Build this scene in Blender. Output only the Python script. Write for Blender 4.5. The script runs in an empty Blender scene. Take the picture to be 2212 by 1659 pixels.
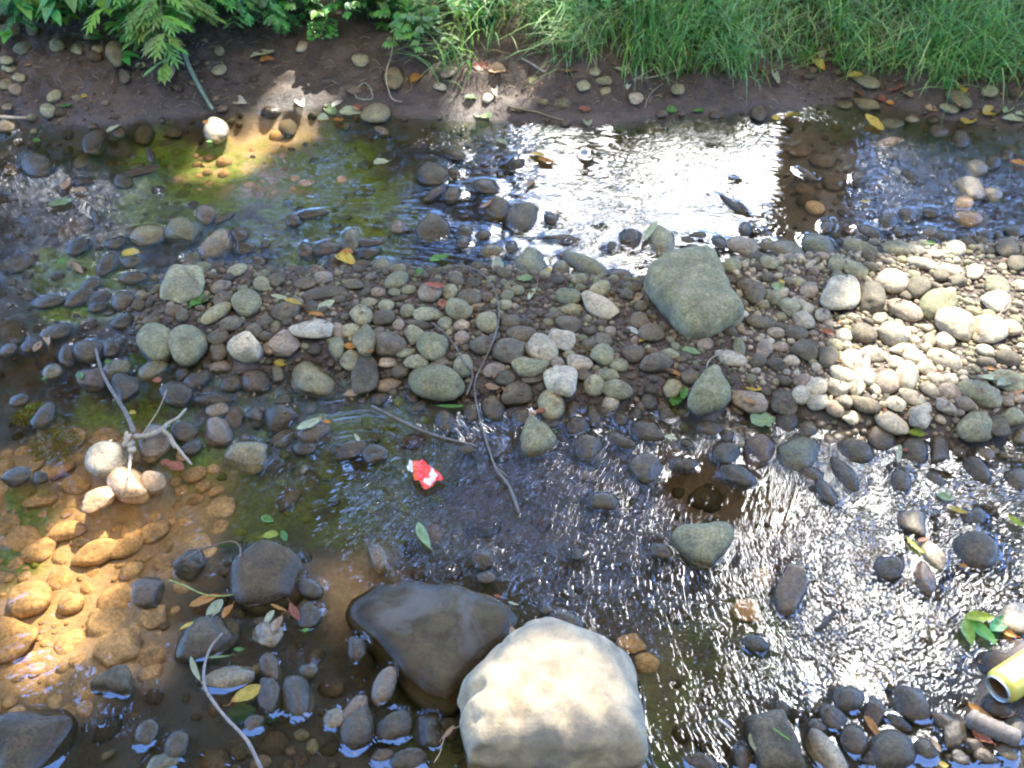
# ---------------------------------------------------------------- survey of the stream
# each row: x y rx ry angle tone flags, read off in nine survey tiles and projected onto the ground
STONES = {
0: """
70 190 65 40 0 g
150 310 60 35 0 g
215 195 40 35 0 k
745 345 55 75 10 g
1090 480 60 35 -40 g
810 490 40 55 0 k
1420 455 50 30 -10 g
355 620 50 32 -20 g
310 715 45 45 0 g
500 320 40 35 0 g
590 230 50 22 -10 g
635 320 35 28 0 g
365 290 45 40 0 m
100 575 40 35 0 t
35 545 45 30 0 g
1420 330 30 30 0 g
1960 300 40 32 -30 w
500 632 30 20 0 g
50 690 35 25 0 t
60 440 45 30 0 g
120 500 40 28 0 g
40 390 40 28 10 g
610 930 90 60 -35 k
245 1080 100 78 30 k
540 1050 60 45 0 k u
930 880 60 60 0 k u
770 860 45 40 20 k
1400 850 80 75 20 w
1870 830 60 50 0 k u
980 1010 25 50 0 k
910 1110 110 32 -5 b
800 1180 60 50 20 k
540 1180 60 22 10 b
460 1500 70 80 0 b u
1340 1390 60 68 0 t
1460 1410 75 25 -20 k
960 1525 105 70 -5 g
870 1500 60 32 0 b
1180 1500 110 85 0 g a
1410 1590 112 75 -30 w a
1550 1520 60 50 30 k a
1590 1610 70 40 0 k
510 1600 80 50 -20 k
750 1570 70 50 -10 k
1900 1430 50 45 0 k
2030 1385 100 28 0 k
1980 1620 50 55 0 k
2120 1610 90 50 0 k
1720 1580 30 25 0 k
80 1100 50 40 0 b u
620 1400 22 50 10 k
40 800 70 60 0 w
1130 860 50 35 0 k u
660 1320 40 30 0 k u
1250 1330 40 22 0 k
""",
1: """
220 735 95 62 0 g
130 390 60 38 10 g
340 510 60 70 0 g a
640 565 40 25 10 w
1570 560 45 35 -10 g
1700 520 60 28 0 g
1640 465 40 28 0 g
1910 635 45 38 0 w
2180 580 42 35 0 g
1240 520 40 30 0 g
950 635 35 30 0 w
1710 590 35 25 0 g
700 470 60 30 -20 t
930 875 50 40 0 k u
1050 865 40 30 0 k u
740 1010 70 38 10 k
590 1135 110 85 10 k
720 1130 50 35 25 b
1130 1070 60 50 -30 k
945 1215 95 52 10 k
610 1260 80 35 -35 b
725 1265 60 55 0 k
1010 1360 78 78 0 k
1170 1418 105 108 0 k
1365 1425 55 42 15 k
590 1480 110 95 0 k a
370 1475 55 50 0 t
260 850 50 25 30 t
800 1510 55 45 0 k
920 1525 55 38 0 k
1420 1540 95 20 0 k
1690 1455 30 12 5 k
1870 1570 90 75 0 k
2070 1560 85 110 -10 g
60 1560 60 80 20 g
190 1575 80 25 0 k
790 1575 45 45 0 k
180 1640 70 35 0 k
980 1620 80 45 0 g
1100 1610 45 45 0 k
1750 1600 30 35 0 k
1510 1560 50 22 0 k
1640 1000 45 18 5 k
2020 840 60 35 10 k u
""",
2: """
1190 530 95 35 8 g
1050 350 50 28 0 g
790 370 40 22 0 g
900 345 30 35 0 g
1780 640 95 50 25 g
1730 700 60 28 0 g
1190 670 85 40 10 g
1050 680 55 28 0 g
490 740 50 50 0 k
1360 800 80 35 -5 g
1990 590 50 40 0 g
1740 500 60 28 -10 g
1660 850 60 45 0 k
1490 770 42 28 0 w
180 950 40 15 0 k
310 1165 30 18 20 k
310 1335 108 36 30 k
400 1490 42 50 0 k
480 1500 35 18 0 k
100 1530 60 28 -10 k
30 1560 50 30 0 k
240 1580 60 45 20 k
75 1615 65 32 10 k
385 1600 108 62 0 w
545 1590 48 45 0 g
660 1620 112 62 5 g
870 1600 120 75 15 m a
1170 1610 125 55 5 g
1390 1610 90 48 0 g
140 1645 50 30 0 k
800 1130 75 30 20 t
800 1225 60 40 0 b u
860 1350 60 45 10 s u
980 1190 70 50 0 b u
900 1040 80 45 0 b u
760 980 70 40 0 b u
930 1470 40 58 10 k
1140 1160 45 50 -20 k
1470 1145 60 35 20 k
1215 1510 90 40 10 k
1330 1440 60 60 0 k
1450 1400 60 45 -10 k
1610 1380 55 35 0 k
1800 910 60 60 0 k
1850 1230 110 75 0 w
1820 1320 55 50 10 s
1850 1410 85 55 0 s
2010 1260 55 45 0 w
1340 920 85 35 -30 s u
1900 1090 70 50 0 w
2010 1060 50 50 0 k
1600 1500 50 40 -10 t
1700 1540 60 40 0 k
1960 1530 50 35 0 b
2150 1500 60 45 0 k
1500 1620 60 30 0 w
1640 1640 50 28 0 w
1770 1610 60 50 0 w
2110 1610 70 60 0 k
1400 1510 40 40 0 k
2100 1000 45 40 0 k
1250 1040 40 50 0 k u
""",
3: """
110 50 120 55 0 k u
700 60 85 50 -40 k
855 40 65 45 0 k
1240 20 55 45 0 g
1180 180 140 118 -10 g a
1540 95 65 38 -20 g
1660 40 55 38 5 k
1430 200 70 40 -15 t
1695 180 50 50 0 g
1790 160 55 45 0 k
1980 180 70 40 0 k
2160 50 60 60 0 k
2100 240 140 42 0 k
865 140 85 40 5 k
590 190 70 40 -10 k
315 300 95 42 5 k
515 270 100 48 -15 k
650 270 70 35 0 k
640 330 65 38 0 k
800 295 75 65 0 k
800 430 80 45 0 k
1010 240 60 50 0 k u
1600 310 90 85 0 g
1410 375 108 48 -20 g
1440 290 70 50 -30 k
1180 385 40 42 0 k
1495 440 70 50 0 k
985 420 55 35 0 k
1020 555 118 128 10 m
1225 572 118 128 0 M
1415 525 70 50 -10 k
1760 600 55 45 0 t
1840 580 95 80 20 t
2020 480 132 70 8 w
1850 360 90 60 0 k
1720 420 60 45 0 k
2030 815 140 128 30 g a
1420 620 50 60 0 k
1430 715 68 38 10 t
990 740 100 56 -5 g
755 735 90 60 0 g a
600 800 92 85 -20 b a
820 850 90 100 20 k a
570 620 90 75 0 k
730 605 60 50 -40 k
435 650 50 72 20 k
370 500 100 50 0 k
200 580 60 50 0 k
50 610 60 40 0 k
70 500 80 90 0 k u
340 750 60 50 -20 g
1290 800 95 56 -10 k
1500 835 72 55 0 k
1660 815 95 78 20 b
1800 760 40 55 0 g
1180 760 45 40 0 k
1140 900 112 80 20 k a
1390 935 120 45 10 k
295 1040 95 60 -30 k
130 940 60 40 0 k
700 1330 128 130 0 w
1000 1210 102 110 0 t a
1200 1140 88 68 10 k
1410 1140 80 105 -10 t
1410 1000 70 50 0 t
1240 1250 70 48 -10 k
1810 1050 112 85 10 k
1650 1030 55 55 -20 k
1840 1185 80 60 0 k u
2030 1150 110 78 10 k
1610 1290 128 105 20 g
1970 1250 75 52 0 k
1520 1040 60 80 0 b u
1830 930 50 40 0 k
840 1490 105 135 -40 s
1000 1470 80 80 0 s
640 1580 120 68 -10 s
110 1430 90 55 10 k
260 1440 45 40 0 k
1870 1570 90 50 -30 k u
2200 1250 50 40 0 k
2180 590 50 70 0 g
2190 480 40 55 0 t
470 1180 80 60 0 s u
380 1370 110 70 -10 s u
500 1480 90 60 10 s u
260 1580 100 60 0 s u
""",
4: """
60 680 68 68 0 g
160 760 88 135 20 k
260 75 90 68 0 g
355 155 75 55 -20 g
80 190 60 38 15 k
235 235 50 30 10 t
345 235 40 30 0 g
435 220 50 30 0 g
575 240 75 62 10 t
700 230 55 45 -20 g
830 265 75 50 5 k
945 265 45 34 0 b
1060 315 45 38 -20 g
745 155 55 45 0 k
180 300 50 32 -5 g
290 325 50 40 0 g
430 355 50 44 0 g
560 380 95 50 0 g
760 345 85 70 20 g
130 385 72 68 0 g
275 400 70 52 0 k
370 445 38 40 0 t
500 445 75 28 10 k
670 440 48 42 -20 g
780 450 50 40 0 t
940 435 70 68 0 g
1100 430 62 45 0 k
50 485 70 45 0 g
150 550 75 95 0 g
310 570 102 80 15 k
470 510 60 68 10 g
780 530 48 44 0 t
590 580 98 95 0 m
910 580 75 64 -15 k
1165 510 95 54 5 k
1085 620 102 88 0 k a
1305 600 112 80 20 w a
1430 540 85 78 10 w a
1225 715 122 64 -3 m
1430 810 125 98 15 w
1545 690 82 56 0 w
1400 690 48 36 0 t
1475 640 40 26 0 g
1690 640 76 70 -15 m
1695 545 60 42 0 k
1475 260 80 60 5 m
1430 85 62 52 -15 g
1535 145 55 38 0 g
1220 60 130 105 20 m
1570 65 165 72 24 M
1680 215 65 50 -30 g
1662 322 135 68 27 w
1490 345 70 36 0 g
1370 390 60 38 0 k
1470 440 80 56 10 k
1790 130 90 50 0 k
1890 200 60 32 0 k
1850 250 45 38 0 k
1930 425 65 50 -15 b
2010 500 82 62 0 k
1890 635 70 58 0 k
1800 710 60 42 0 g
2040 690 102 68 -25 k
1720 770 76 36 0 g
1780 865 106 60 5 g
1640 835 66 68 0 g
1570 770 50 40 0 k
1745 950 56 52 -15 w
2000 950 60 56 -20 k
2150 860 60 60 0 g
485 685 76 50 0 g
640 700 66 40 0 k
300 690 55 34 0 t
380 750 55 44 0 k
415 630 60 28 -5 g
305 840 86 44 0 t
615 830 172 118 18 m
790 715 62 74 20 g
990 735 72 44 -15 t
1130 890 106 78 -5 k
1060 790 66 46 0 k
980 985 75 92 -25 k
1360 965 86 98 10 g
1505 990 42 50 0 k
1230 805 60 24 0 k
680 1070 76 82 0 k
840 1010 52 72 0 k
810 1255 60 36 0 k
1530 1110 78 68 0 k
1600 1245 98 88 0 k
1180 1050 80 50 0 k
1345 1090 72 42 0 k
1630 1030 52 78 -30 k
1810 1060 52 50 0 k
1990 1145 125 78 10 k a
1810 1205 102 50 15 k
1980 1385 112 98 20 k a
2180 1340 45 50 0 k
1600 1430 60 36 0 k u
1700 1590 92 68 0 k
460 920 45 45 0 k
250 930 60 45 0 k
490 985 65 36 -15 k
60 1260 112 58 -15 k
220 1300 86 62 10 k
1040 1250 85 75 0 k u
2110 1030 60 46 0 k
1910 1020 40 50 0 k
2130 630 60 30 0 g
""",
5: """
400 190 50 45 0 k
690 330 80 54 20 g
1030 250 115 122 20 w a
1230 270 75 98 -20 k
1355 160 100 74 5 w
1120 90 76 52 0 g
1520 205 76 76 20 k
1440 350 112 60 10 t
1650 310 112 90 -40 m a
1770 440 130 100 10 w a
1980 480 112 92 0 w
2120 470 72 56 0 t
2030 290 96 66 10 w
1370 505 96 74 0 w
1175 500 82 62 0 k
785 420 74 54 20 w
810 345 42 34 0 w
905 385 46 44 0 w
1045 520 52 52 0 w
735 500 76 50 -10 k
605 500 60 36 5 t
790 610 86 66 0 k
985 580 52 44 0 g
945 665 66 72 -20 k
1130 690 108 68 10 w
530 610 50 66 0 t
630 590 56 36 0 t
310 665 102 46 5 w
365 590 36 62 -20 g
490 680 50 46 0 k
600 700 60 42 0 k
705 680 52 36 0 w
60 790 66 50 -5 k
430 950 112 76 15 t
350 1000 56 42 20 b
660 940 80 86 -30 k
770 810 56 46 0 t
865 850 66 60 0 w
770 900 60 60 0 w
1040 775 92 52 10 w
990 850 92 56 -5 w
1120 840 60 60 0 w
1180 780 76 60 0 w
1330 820 74 72 0 t
1455 770 66 94 -10 w
870 940 70 56 0 w
1040 940 56 42 20 t
985 990 66 46 10 t
1250 870 42 36 0 w
1180 960 100 50 10 k
1240 640 90 50 0 w
1430 610 82 38 -15 w
1510 660 82 46 0 w
1700 670 112 56 5 w
1370 690 60 38 0 w
1580 730 60 46 0 w
1640 800 58 42 0 w
1730 800 52 36 0 w
1600 865 66 38 10 w
1490 910 82 46 10 w
1380 960 60 44 0 w
1730 875 72 50 0 t
1925 890 136 76 5 g
2110 810 112 72 0 M
1700 980 76 42 15 w
1540 1020 70 92 -10 w
1350 1080 112 62 15 w
1090 1050 60 46 0 w
1900 1110 108 102 20 g
2050 1110 72 75 0 k
2140 1040 72 60 0 g
2190 1170 40 50 0 g
2110 660 76 52 0 k
2070 600 56 28 0 w
1700 550 60 56 0 w
1600 550 40 50 0 t
1985 380 46 30 0 g
1960 610 56 36 0 w
1290 1190 96 90 0 b
1115 1270 116 86 5 k
1500 1270 92 88 -10 k
1660 1260 60 98 -15 k
670 1080 80 82 20 k
500 1260 100 112 10 b
742 1290 140 126 0 G
290 1290 92 76 0 k
360 1430 122 66 5 k
800 1130 70 60 0 k
170 1125 86 56 0 k
285 1170 45 42 0 k
30 1215 46 32 0 k
40 1355 56 46 0 k
1040 1420 132 62 38 k a
830 1420 90 50 -10 b
930 1540 98 50 35 k
1410 1460 60 80 -20 k
1890 1395 112 76 20 k
2160 1450 80 76 0 k
1970 1590 100 80 0 k u
1640 1460 70 46 20 k
1960 1280 60 46 0 t
560 40 60 46 0 g
1720 90 92 36 0 w
1560 50 102 36 0 w
1780 160 60 46 0 k
1890 110 50 52 0 w
2170 50 60 56 0 k
2040 200 80 60 0 g
2190 190 50 36 0 w
1500 120 40 26 0 g
1680 130 52 42 0 k
820 220 56 56 0 t
470 240 66 72 0 k
590 270 52 46 0 g
1000 50 52 56 0 g
320 60 60 45 0 g
500 430 92 42 0 k
640 455 50 22 0 k
1280 400 42 40 0 w
1450 250 45 40 0 k
""",
6: """
1340 820 205 136 5 k
1720 425 238 215 15 D a
2010 500 90 62 40 k
1230 330 100 90 0 k
960 520 102 100 -30 b
1740 800 92 88 10 w
1480 1080 162 72 10 w
1750 1190 82 122 0 k
1930 1200 96 140 0 k
1750 1010 60 100 0 b
2000 1030 60 52 0 k
460 590 80 70 0 s u
190 560 130 110 0 s u
1000 680 82 70 0 s u
220 1480 255 232 0 D
950 1440 82 70 -30 k
1150 1520 90 70 -40 k
1050 1630 112 62 0 g a
2170 1340 72 62 0 w
40 1640 90 60 0 g
2000 680 80 82 0 k
1650 1370 70 50 0 k
850 380 80 50 -10 s u
1010 130 92 60 0 s u
1060 330 60 60 0 s u
1560 1550 62 50 0 k u
60 820 160 130 0 s u
760 880 140 120 0 s u
620 270 150 80 0 s u
820 230 110 60 -10 s u
430 120 120 60 10 s u
250 250 110 70 0 s u
""",
7: """
1455 710 116 68 10 k
920 300 72 72 -30 k
1530 280 36 40 0 k
2070 260 76 50 5 k
110 1400 110 148 30 k
80 1290 110 62 -35 t
340 1395 122 108 -25 k
560 1420 90 112 0 k
280 1130 70 122 30 t
100 890 60 82 0 k
270 1580 72 42 0 b
440 1610 122 72 0 k
1330 640 40 34 0 k
940 430 60 42 0 k
600 150 60 72 0 b u
240 300 60 88 -20 t
1880 860 90 60 0 s u
1980 980 80 60 0 s u
""",
8: """
700 500 92 186 -3 b
1500 80 112 92 15 k
1890 260 146 122 10 k
1610 280 122 62 30 w
1330 370 92 86 -10 k
1560 440 118 72 42 b
2150 690 90 112 0 w
1480 1240 130 112 0 k
1070 1220 102 82 -30 k
1240 1300 62 102 -15 b
970 1340 92 72 10 k
935 1590 180 82 28 w
1110 1480 90 95 0 k
1345 1560 140 150 0 k
1750 1450 82 102 0 k
1890 1510 80 56 0 k
1570 1540 76 66 0 k
2150 1400 70 72 0 k
120 1620 112 52 0 k
390 1600 60 82 0 k
640 1270 52 40 0 k
470 860 86 56 -10 k
870 1400 62 52 0 k
1220 1600 52 60 0 k
1700 1370 90 50 0 k
1960 1600 70 52 0 k
1900 30 52 60 0 k
1830 30 60 50 0 k
1400 1370 90 40 0 k
1420 640 60 50 0 k u
420 640 90 70 0 s u
520 430 80 60 0 s u
1800 1600 60 45 0 k
2100 1560 70 50 0 k
""",
}
# stones with an outline of their own: (tile, outline, half height, tone, kind, sharpness, label)
OUTLINES = [
 (4, [(1962,190),(1990,105),(2130,15),(2360,-30),(2420,10),(2540,260),(2630,380),(2600,430),(2380,510),(2270,525),(2190,470),(2060,330)], .05, 'M', 'flat_stone', .36, 'big flat greenish diamond shaped slab, largest stone on the gravel bar'),
 (7, [(1130,830),(1180,775),(1330,748),(1480,805),(1850,965),(1915,1100),(1960,1350),(2010,1700),(1800,1760),(830,1760),(790,1500),(768,1280),(830,1130),(950,1000),(1010,910)], .12, 'P', 'boulder', .5, 'huge pale cream boulder with grey stains, sunlit and dry, largest stone of all'),
 (7, [(10,690),(60,600),(200,500),(380,455),(700,480),(1000,560),(1180,660),(1230,740),(1120,900),(950,1020),(830,1180),(700,1330),(540,1290),(400,1160),(320,1050),(210,900),(90,790)], .055, 'D', 'boulder', .62, 'large dark wet boulder dome behind and beside the huge pale boulder'),
 (4, [(1225,1030),(1260,1075),(1330,1110),(1400,1200),(1385,1240),(1290,1300),(1210,1320),(1160,1280),(1150,1200),(1185,1100)], .028, 'g', 'stone', .8, 'olive pear shaped stone with its narrow tip pointing to the gravel bar'),
 (3, [(1600,490),(1640,500),(1690,580),(1708,640),(1660,690),(1580,690),(1500,660),(1468,610),(1500,550)], .030, 'w', 'stone', .75, 'cream white rounded triangular stone lying between dark cobbles'),
 (5, [(195,705),(240,720),(250,780),(300,850),(318,930),(260,990),(110,1030),(35,980),(45,900),(100,800),(150,740)], .038, 'm', 'stone', .7, 'green mottled angular stone tapering to a blunt tip, beside the water'),
 (8, [(-60,120),(20,100),(240,68),(320,90),(345,160),(280,290),(190,380),(60,350),(-20,260),(-90,160)], .035, 'g', 'stone', .65, 'grey green angular stone poking from the riffle, water breaking round it'),
 (6, [(575,1155),(640,1110),(780,1020),(850,1005),(868,1080),(850,1190),(800,1215),(700,1190)], .030, 'k', 'stone', .5, 'dark three sided wedge of stone rising from the blue pool'),
 (8, [(385,1345),(560,1290),(640,1300),(680,1400),(760,1560),(800,1720),(500,1720),(440,1560)], .04, 'k', 'flat_stone', .45, 'long dark flat slab running out of the picture beside the pale sloping stone'),
]
LEAVES = {
0: """
1700 350 82 25 -15 p
1730 395 50 20 -5 o
180 425 26 18 0 o
920 435 50 15 -5 p
425 690 45 26 -10 g
545 625 22 22 0 y
1950 665 40 24 50 w
2140 720 48 30 60 G
2095 770 40 15 10 p
2185 680 34 20 -30 w
2190 780 34 28 30 o
390 1320 84 30 -18 G
735 835 50 14 -28 p
430 1200 52 18 -60 t
515 1240 52 14 0 t
850 1640 60 24 10 y
1550 655 60 20 25 w
240 915 30 11 0 g
1355 920 22 12 0 g
1070 400 18 26 25 p
140 230 20 20 0 g
2090 150 40 30 -20 g
850 100 16 44 0 y
1770 190 30 14 0 r
1335 795 24 14 0 o
""",
1: """
60 730 78 18 0 p
95 705 30 24 30 r
490 500 48 22 -50 o
920 750 60 28 35 G
1600 795 32 30 80 p
260 1055 52 20 -15 p
1040 925 45 16 30 p
1270 1005 55 18 15 y
1330 1045 58 20 25 o
1220 1190 50 14 -40 t
940 1330 45 14 -40 t
2000 1510 74 22 -55 p
1860 440 50 16 95 t
1865 550 42 16 100 w
1490 465 52 12 0 r
910 430 62 18 0 r
1010 455 60 22 10 t
1575 715 40 14 0 r
835 635 45 18 0 G
1000 590 44 20 70 w
30 1645 50 26 0 o
1220 30 50 20 0 y
975 210 22 12 60 o
1795 455 34 18 20 p
2140 715 40 14 0 g
560 80 26 14 -30 w
740 270 60 18 -60 p
1150 720 60 14 0 t
""",
2: """
1135 310 50 18 -40 r
885 400 66 18 48 y
1265 325 50 22 70 t
490 455 52 16 20 r
1200 390 60 16 5 r
1830 475 46 18 -55 r
1910 480 50 16 -30 r
2120 455 46 14 0 r
1800 560 45 26 70 y
1380 580 46 14 -15 r
1450 610 36 26 40 t
1030 635 76 30 0 t
1610 705 46 24 10 t
1280 645 36 18 30 r
1345 670 30 14 0 o
1990 730 56 24 -10 y
2110 720 48 18 -40 G
2140 780 82 18 8 p
2190 745 40 20 0 p
1860 785 44 32 -40 y
710 755 52 20 -10 y
605 765 30 12 0 y
1240 810 84 22 32 y
100 725 40 14 0 g
2170 1060 52 22 12 o
1590 1580 52 12 0 g
1180 1310 30 22 0 y
975 30 25 18 0 o
1760 655 52 15 45 t
120 940 20 30 0 w
1140 600 40 16 60 o
10 340 30 20 60 o
330 330 40 20 0 t
600 480 80 18 60 p
1120 490 50 14 0 y
1080 430 60 10 -50 g
30 455 60 14 0 t
700 80 34 20 0 y
""",
3: """
1825 700 52 22 0 y
860 1020 28 18 0 y
1295 305 80 34 -20 g
2095 330 86 22 -18 p
1900 300 62 14 20 y
2050 380 52 14 20 o
1830 275 80 14 8 p
300 530 62 26 80 t
245 590 42 18 -50 t
2010 1085 100 30 -25 p
2115 1080 32 14 0 o
1020 810 32 20 0 r
1140 1370 62 32 10 r
1080 1340 40 20 0 r
400 40 36 22 0 g
1380 110 26 18 90 p
520 780 30 20 70 g
510 80 42 18 50 t
550 350 22 16 0 g
285 800 18 14 0 g
700 690 24 14 0 g
1740 530 34 16 0 r
""",
4: """
30 30 76 32 20 y
50 590 40 24 0 o
170 630 46 15 -10 o
1325 110 46 15 -30 y
1595 595 40 34 0 y
605 190 72 20 20 r
660 310 42 22 -20 r
880 335 58 16 -20 t
1020 80 62 34 60 p
1080 190 42 11 50 t
1245 235 62 18 -62 p
1190 155 50 26 0 G
1925 275 52 18 -55 t
1885 490 52 16 35 w
1955 550 30 16 -20 y
2135 755 80 16 14 o
2185 930 62 40 -60 g
700 975 100 14 -5 g
980 850 54 20 22 t
1290 1010 36 18 0 r
65 900 52 26 0 t
1235 1040 42 13 70 t
2135 1180 40 14 10 p
500 110 34 20 -50 g
640 20 70 26 -30 g
1490 195 20 8 -40 g
1390 1140 12 8 0 g
100 1180 30 14 60 p
""",
5: """
1045 410 56 20 -35 o
940 500 46 18 10 r
985 455 40 20 0 w
620 210 52 42 30 G
520 1070 80 54 -20 G
460 860 62 26 10 y
430 945 36 14 20 o
1510 1155 62 22 6 Y
1400 1290 62 18 88 p
1445 1260 26 12 0 r
1990 735 36 12 0 o
2000 790 82 20 -8 p
2080 830 52 26 -20 p
2180 865 52 24 -50 o
10 890 42 26 -60 g
50 620 72 24 20 G
1225 100 20 20 0 y
640 170 24 14 60 y
1700 1560 60 24 20 G
1770 1640 70 14 5 y
""",
6: """
1330 575 112 34 -16 o
1390 640 86 36 -52 p
1480 645 60 22 -52 o
1210 740 52 12 -32 y
1270 1025 86 22 70 p
1595 1180 118 42 -32 y
1745 690 62 22 -52 p
1800 730 66 26 -62 t
1810 625 60 13 25 o
1910 650 66 30 65 r
1750 155 60 28 -10 Y
1840 160 42 24 70 g
1735 50 44 26 20 g
1980 770 32 14 0 g
1550 890 36 14 0 g
1420 945 80 10 -10 G
1550 1320 120 60 -20 D
1480 220 72 24 -10 D
1760 1330 60 40 0 D
""",
7: """
1110 785 44 26 80 t
538 155 96 34 65 G
1115 595 38 9 8 p
690 1430 62 15 -42 t
1010 550 30 10 20 r
340 485 24 8 -60 o
""",
8: """
2115 790 58 20 32 o
1935 1300 112 22 30 o
1940 1460 84 28 38 r
1225 1400 96 26 52 o
450 1500 66 26 72 p
1640 1510 62 16 62 t
2105 1315 52 22 -15 t
1690 1640 36 20 0 y
1500 215 82 14 48 Y
1815 350 32 13 12 o
1800 0 52 13 10 y
2150 60 64 18 38 Y
1960 975 52 20 10 o
1480 175 34 11 -50 p
800 1190 30 8 0 t
1560 180 40 16 -20 r
""",
}
import bpy, math, random
import numpy as np
from mathutils import Vector
random.seed(7); rng = np.random.default_rng(7)
SC = bpy.context.scene; COL = SC.collection

# ---------------------------------------------------------------- camera
W, H = 2592, 1944
F = 2544.0; PITCH = math.radians(42.0); CAMZ = 1.55
CP, SP = math.cos(PITCH), math.sin(PITCH)
cam_d = bpy.data.cameras.new('camera'); cam = bpy.data.objects.new('camera', cam_d); COL.objects.link(cam)
cam.location = (0, 0, CAMZ); cam.rotation_euler = (math.radians(90) - PITCH, 0, 0)
cam_d.sensor_width = 36; cam_d.lens = 36 * F / W; cam_d.clip_start = .02; cam_d.clip_end = 600
cam_d.dof.use_dof = True; cam_d.dof.focus_distance = 2.1; cam_d.dof.aperture_fstop = 11
SC.camera = cam

def rays(px, py):
    """direction through a point of the picture, unit length"""
    a = (np.asarray(px, float) - W / 2) / F; b = -(np.asarray(py, float) - H / 2) / F
    d = np.stack([a, CP + b * SP, -SP + b * CP], -1)
    return d / np.linalg.norm(d, axis=-1, keepdims=True)
def project(P):
    P = np.asarray(P, float); x, y, z = P[..., 0], P[..., 1], P[..., 2] - CAMZ
    dep = y * CP - z * SP; up = y * SP + z * CP
    dep = np.where(dep < 1e-3, 1e-3, dep)
    return np.stack([x / dep * F + W / 2, H / 2 - up / dep * F], -1)
def plane_at(px, py, z=0.):
    d = rays(px, py); t = (z - CAMZ) / d[..., 2]
    return np.stack([d[..., 0] * t, d[..., 1] * t, np.full(np.shape(t), z)], -1)
Z = 648 / 1659.
def tile(t, x, y):
    return (t % 3) * 864 + np.asarray(x, float) * Z, (t // 3) * 648 + np.asarray(y, float) * Z

# the sun stands where its mirror image lies in the water
gl = rays(1958, 1183); SUN = np.array([gl[0], gl[1], -gl[2]])
SUN_EL = math.asin(SUN[2]); SUN_AZ = math.atan2(SUN[0], SUN[1])

# ---------------------------------------------------------------- numpy noise
_tab = rng.random(4096)
def _h(i, j, s): return _tab[(i * 73856093 ^ j * 19349663 ^ s * 83492791) & 4095]
def vnoise(x, y, s=0):
    x = np.asarray(x, float); y = np.asarray(y, float)
    i = np.floor(x).astype(np.int64); j = np.floor(y).astype(np.int64)
    u = x - i; v = y - j; u = u * u * (3 - 2 * u); v = v * v * (3 - 2 * v)
    a = _h(i, j, s) * (1 - u) + _h(i + 1, j, s) * u; b = _h(i, j + 1, s) * (1 - u) + _h(i + 1, j + 1, s) * u
    return a * (1 - v) + b * v
def fbm(x, y, s=0, o=4):
    r = 0; a = .5; t = 0
    for k in range(o):
        r = r + a * vnoise(np.asarray(x) * 2 ** k, np.asarray(y) * 2 ** k, s + k); t += a; a *= .55
    return r / t
def sst(a, b, x):
    t = np.clip((x - a) / (b - a), 0, 1); return t * t * (3 - 2 * t)

def sdist(poly, x, y):
    """signed distance to a polygon, positive inside"""
    P = np.asarray(poly, float); x = np.asarray(x, float); y = np.asarray(y, float)
    best = np.full(x.shape, 1e9); ins = np.zeros(x.shape, bool)
    for k in range(len(P)):
        ax, ay = P[k]; bx, by = P[(k + 1) % len(P)]
        dx, dy = bx - ax, by - ay; L = dx * dx + dy * dy + 1e-12
        t = np.clip(((x - ax) * dx + (y - ay) * dy) / L, 0, 1)
        best = np.minimum(best, np.hypot(x - ax - t * dx, y - ay - t * dy))
        c = ((ay > y) != (by > y)) & (x < (bx - ax) * (y - ay) / (by - ay + 1e-12) + ax); ins ^= c
    return np.where(ins, best, -best)
def ground_poly(pts): return [tuple(plane_at(px, py)[:2]) for px, py in pts]

# ---------------------------------------------------------------- terrain
BAR = ground_poly([(330, 760), (430, 700), (560, 655), (800, 668), (1000, 665), (1200, 660), (1400, 680), (1600, 692), (1850, 650), (2050, 628), (2250, 612),
    (2592, 600), (3300, 590), (3300, 1140), (2592, 1130), (2400, 1120), (2200, 1110), (2050, 1080), (1850, 1060), (1700, 1035), (1600, 1040), (1400, 1040), (1200, 1010),
    (1000, 985), (850, 960), (700, 950), (550, 925), (400, 880), (330, 830)])
SHAL = [(ground_poly(q), z) for q, z in [
    ([(0, 640), (300, 560), (560, 620), (500, 900), (300, 900), (60, 880), (0, 820)], -.022),
    ([(440, 880), (1000, 960), (1750, 1060), (2592, 1120), (2592, 1260), (2000, 1220), (1500, 1130), (1000, 1080), (760, 1180), (500, 1160)], -.02),
    ([(1950, 1780), (2200, 1700), (2450, 1640), (2700, 1600), (2800, 2100), (1900, 2100)], -.014),
    ([(180, 1640), (400, 1450), (620, 1400), (900, 1700), (1150, 1800), (1150, 2100), (200, 2100)], -.03),
    ([(380, 1480), (560, 1330), (820, 1380), (780, 1620), (500, 1640)], -.028),
    ([(2050, 360), (2600, 330), (2600, 620), (2060, 620)], -.025),
    ([(2450, 1660), (2700, 1560), (2800, 1900), (2480, 1830)], .006),
]]
_bk = [plane_at(px, py)[:2] for px, py in [(-900, 300), (-300, 300), (0, 300), (250, 312), (500, 288), (640, 270), (800, 265), (950, 290), (1200, 300), (1500, 312), (1700, 290),
    (1950, 285), (2060, 258), (2250, 262), (2400, 300), (2592, 318), (3300, 300)]]
_bkx = np.array([-60, -9] + [p[0] for p in _bk] + [9, 60]); _bky = np.array([2.6, 2.9] + [p[1] for p in _bk] + [2.9, 3.2])
MOUNDS = []
def bank_y(x): return np.interp(x, _bkx, _bky) + .03 * (fbm(np.asarray(x) * 5, 0 * np.asarray(x), 31) - .5)
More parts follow.
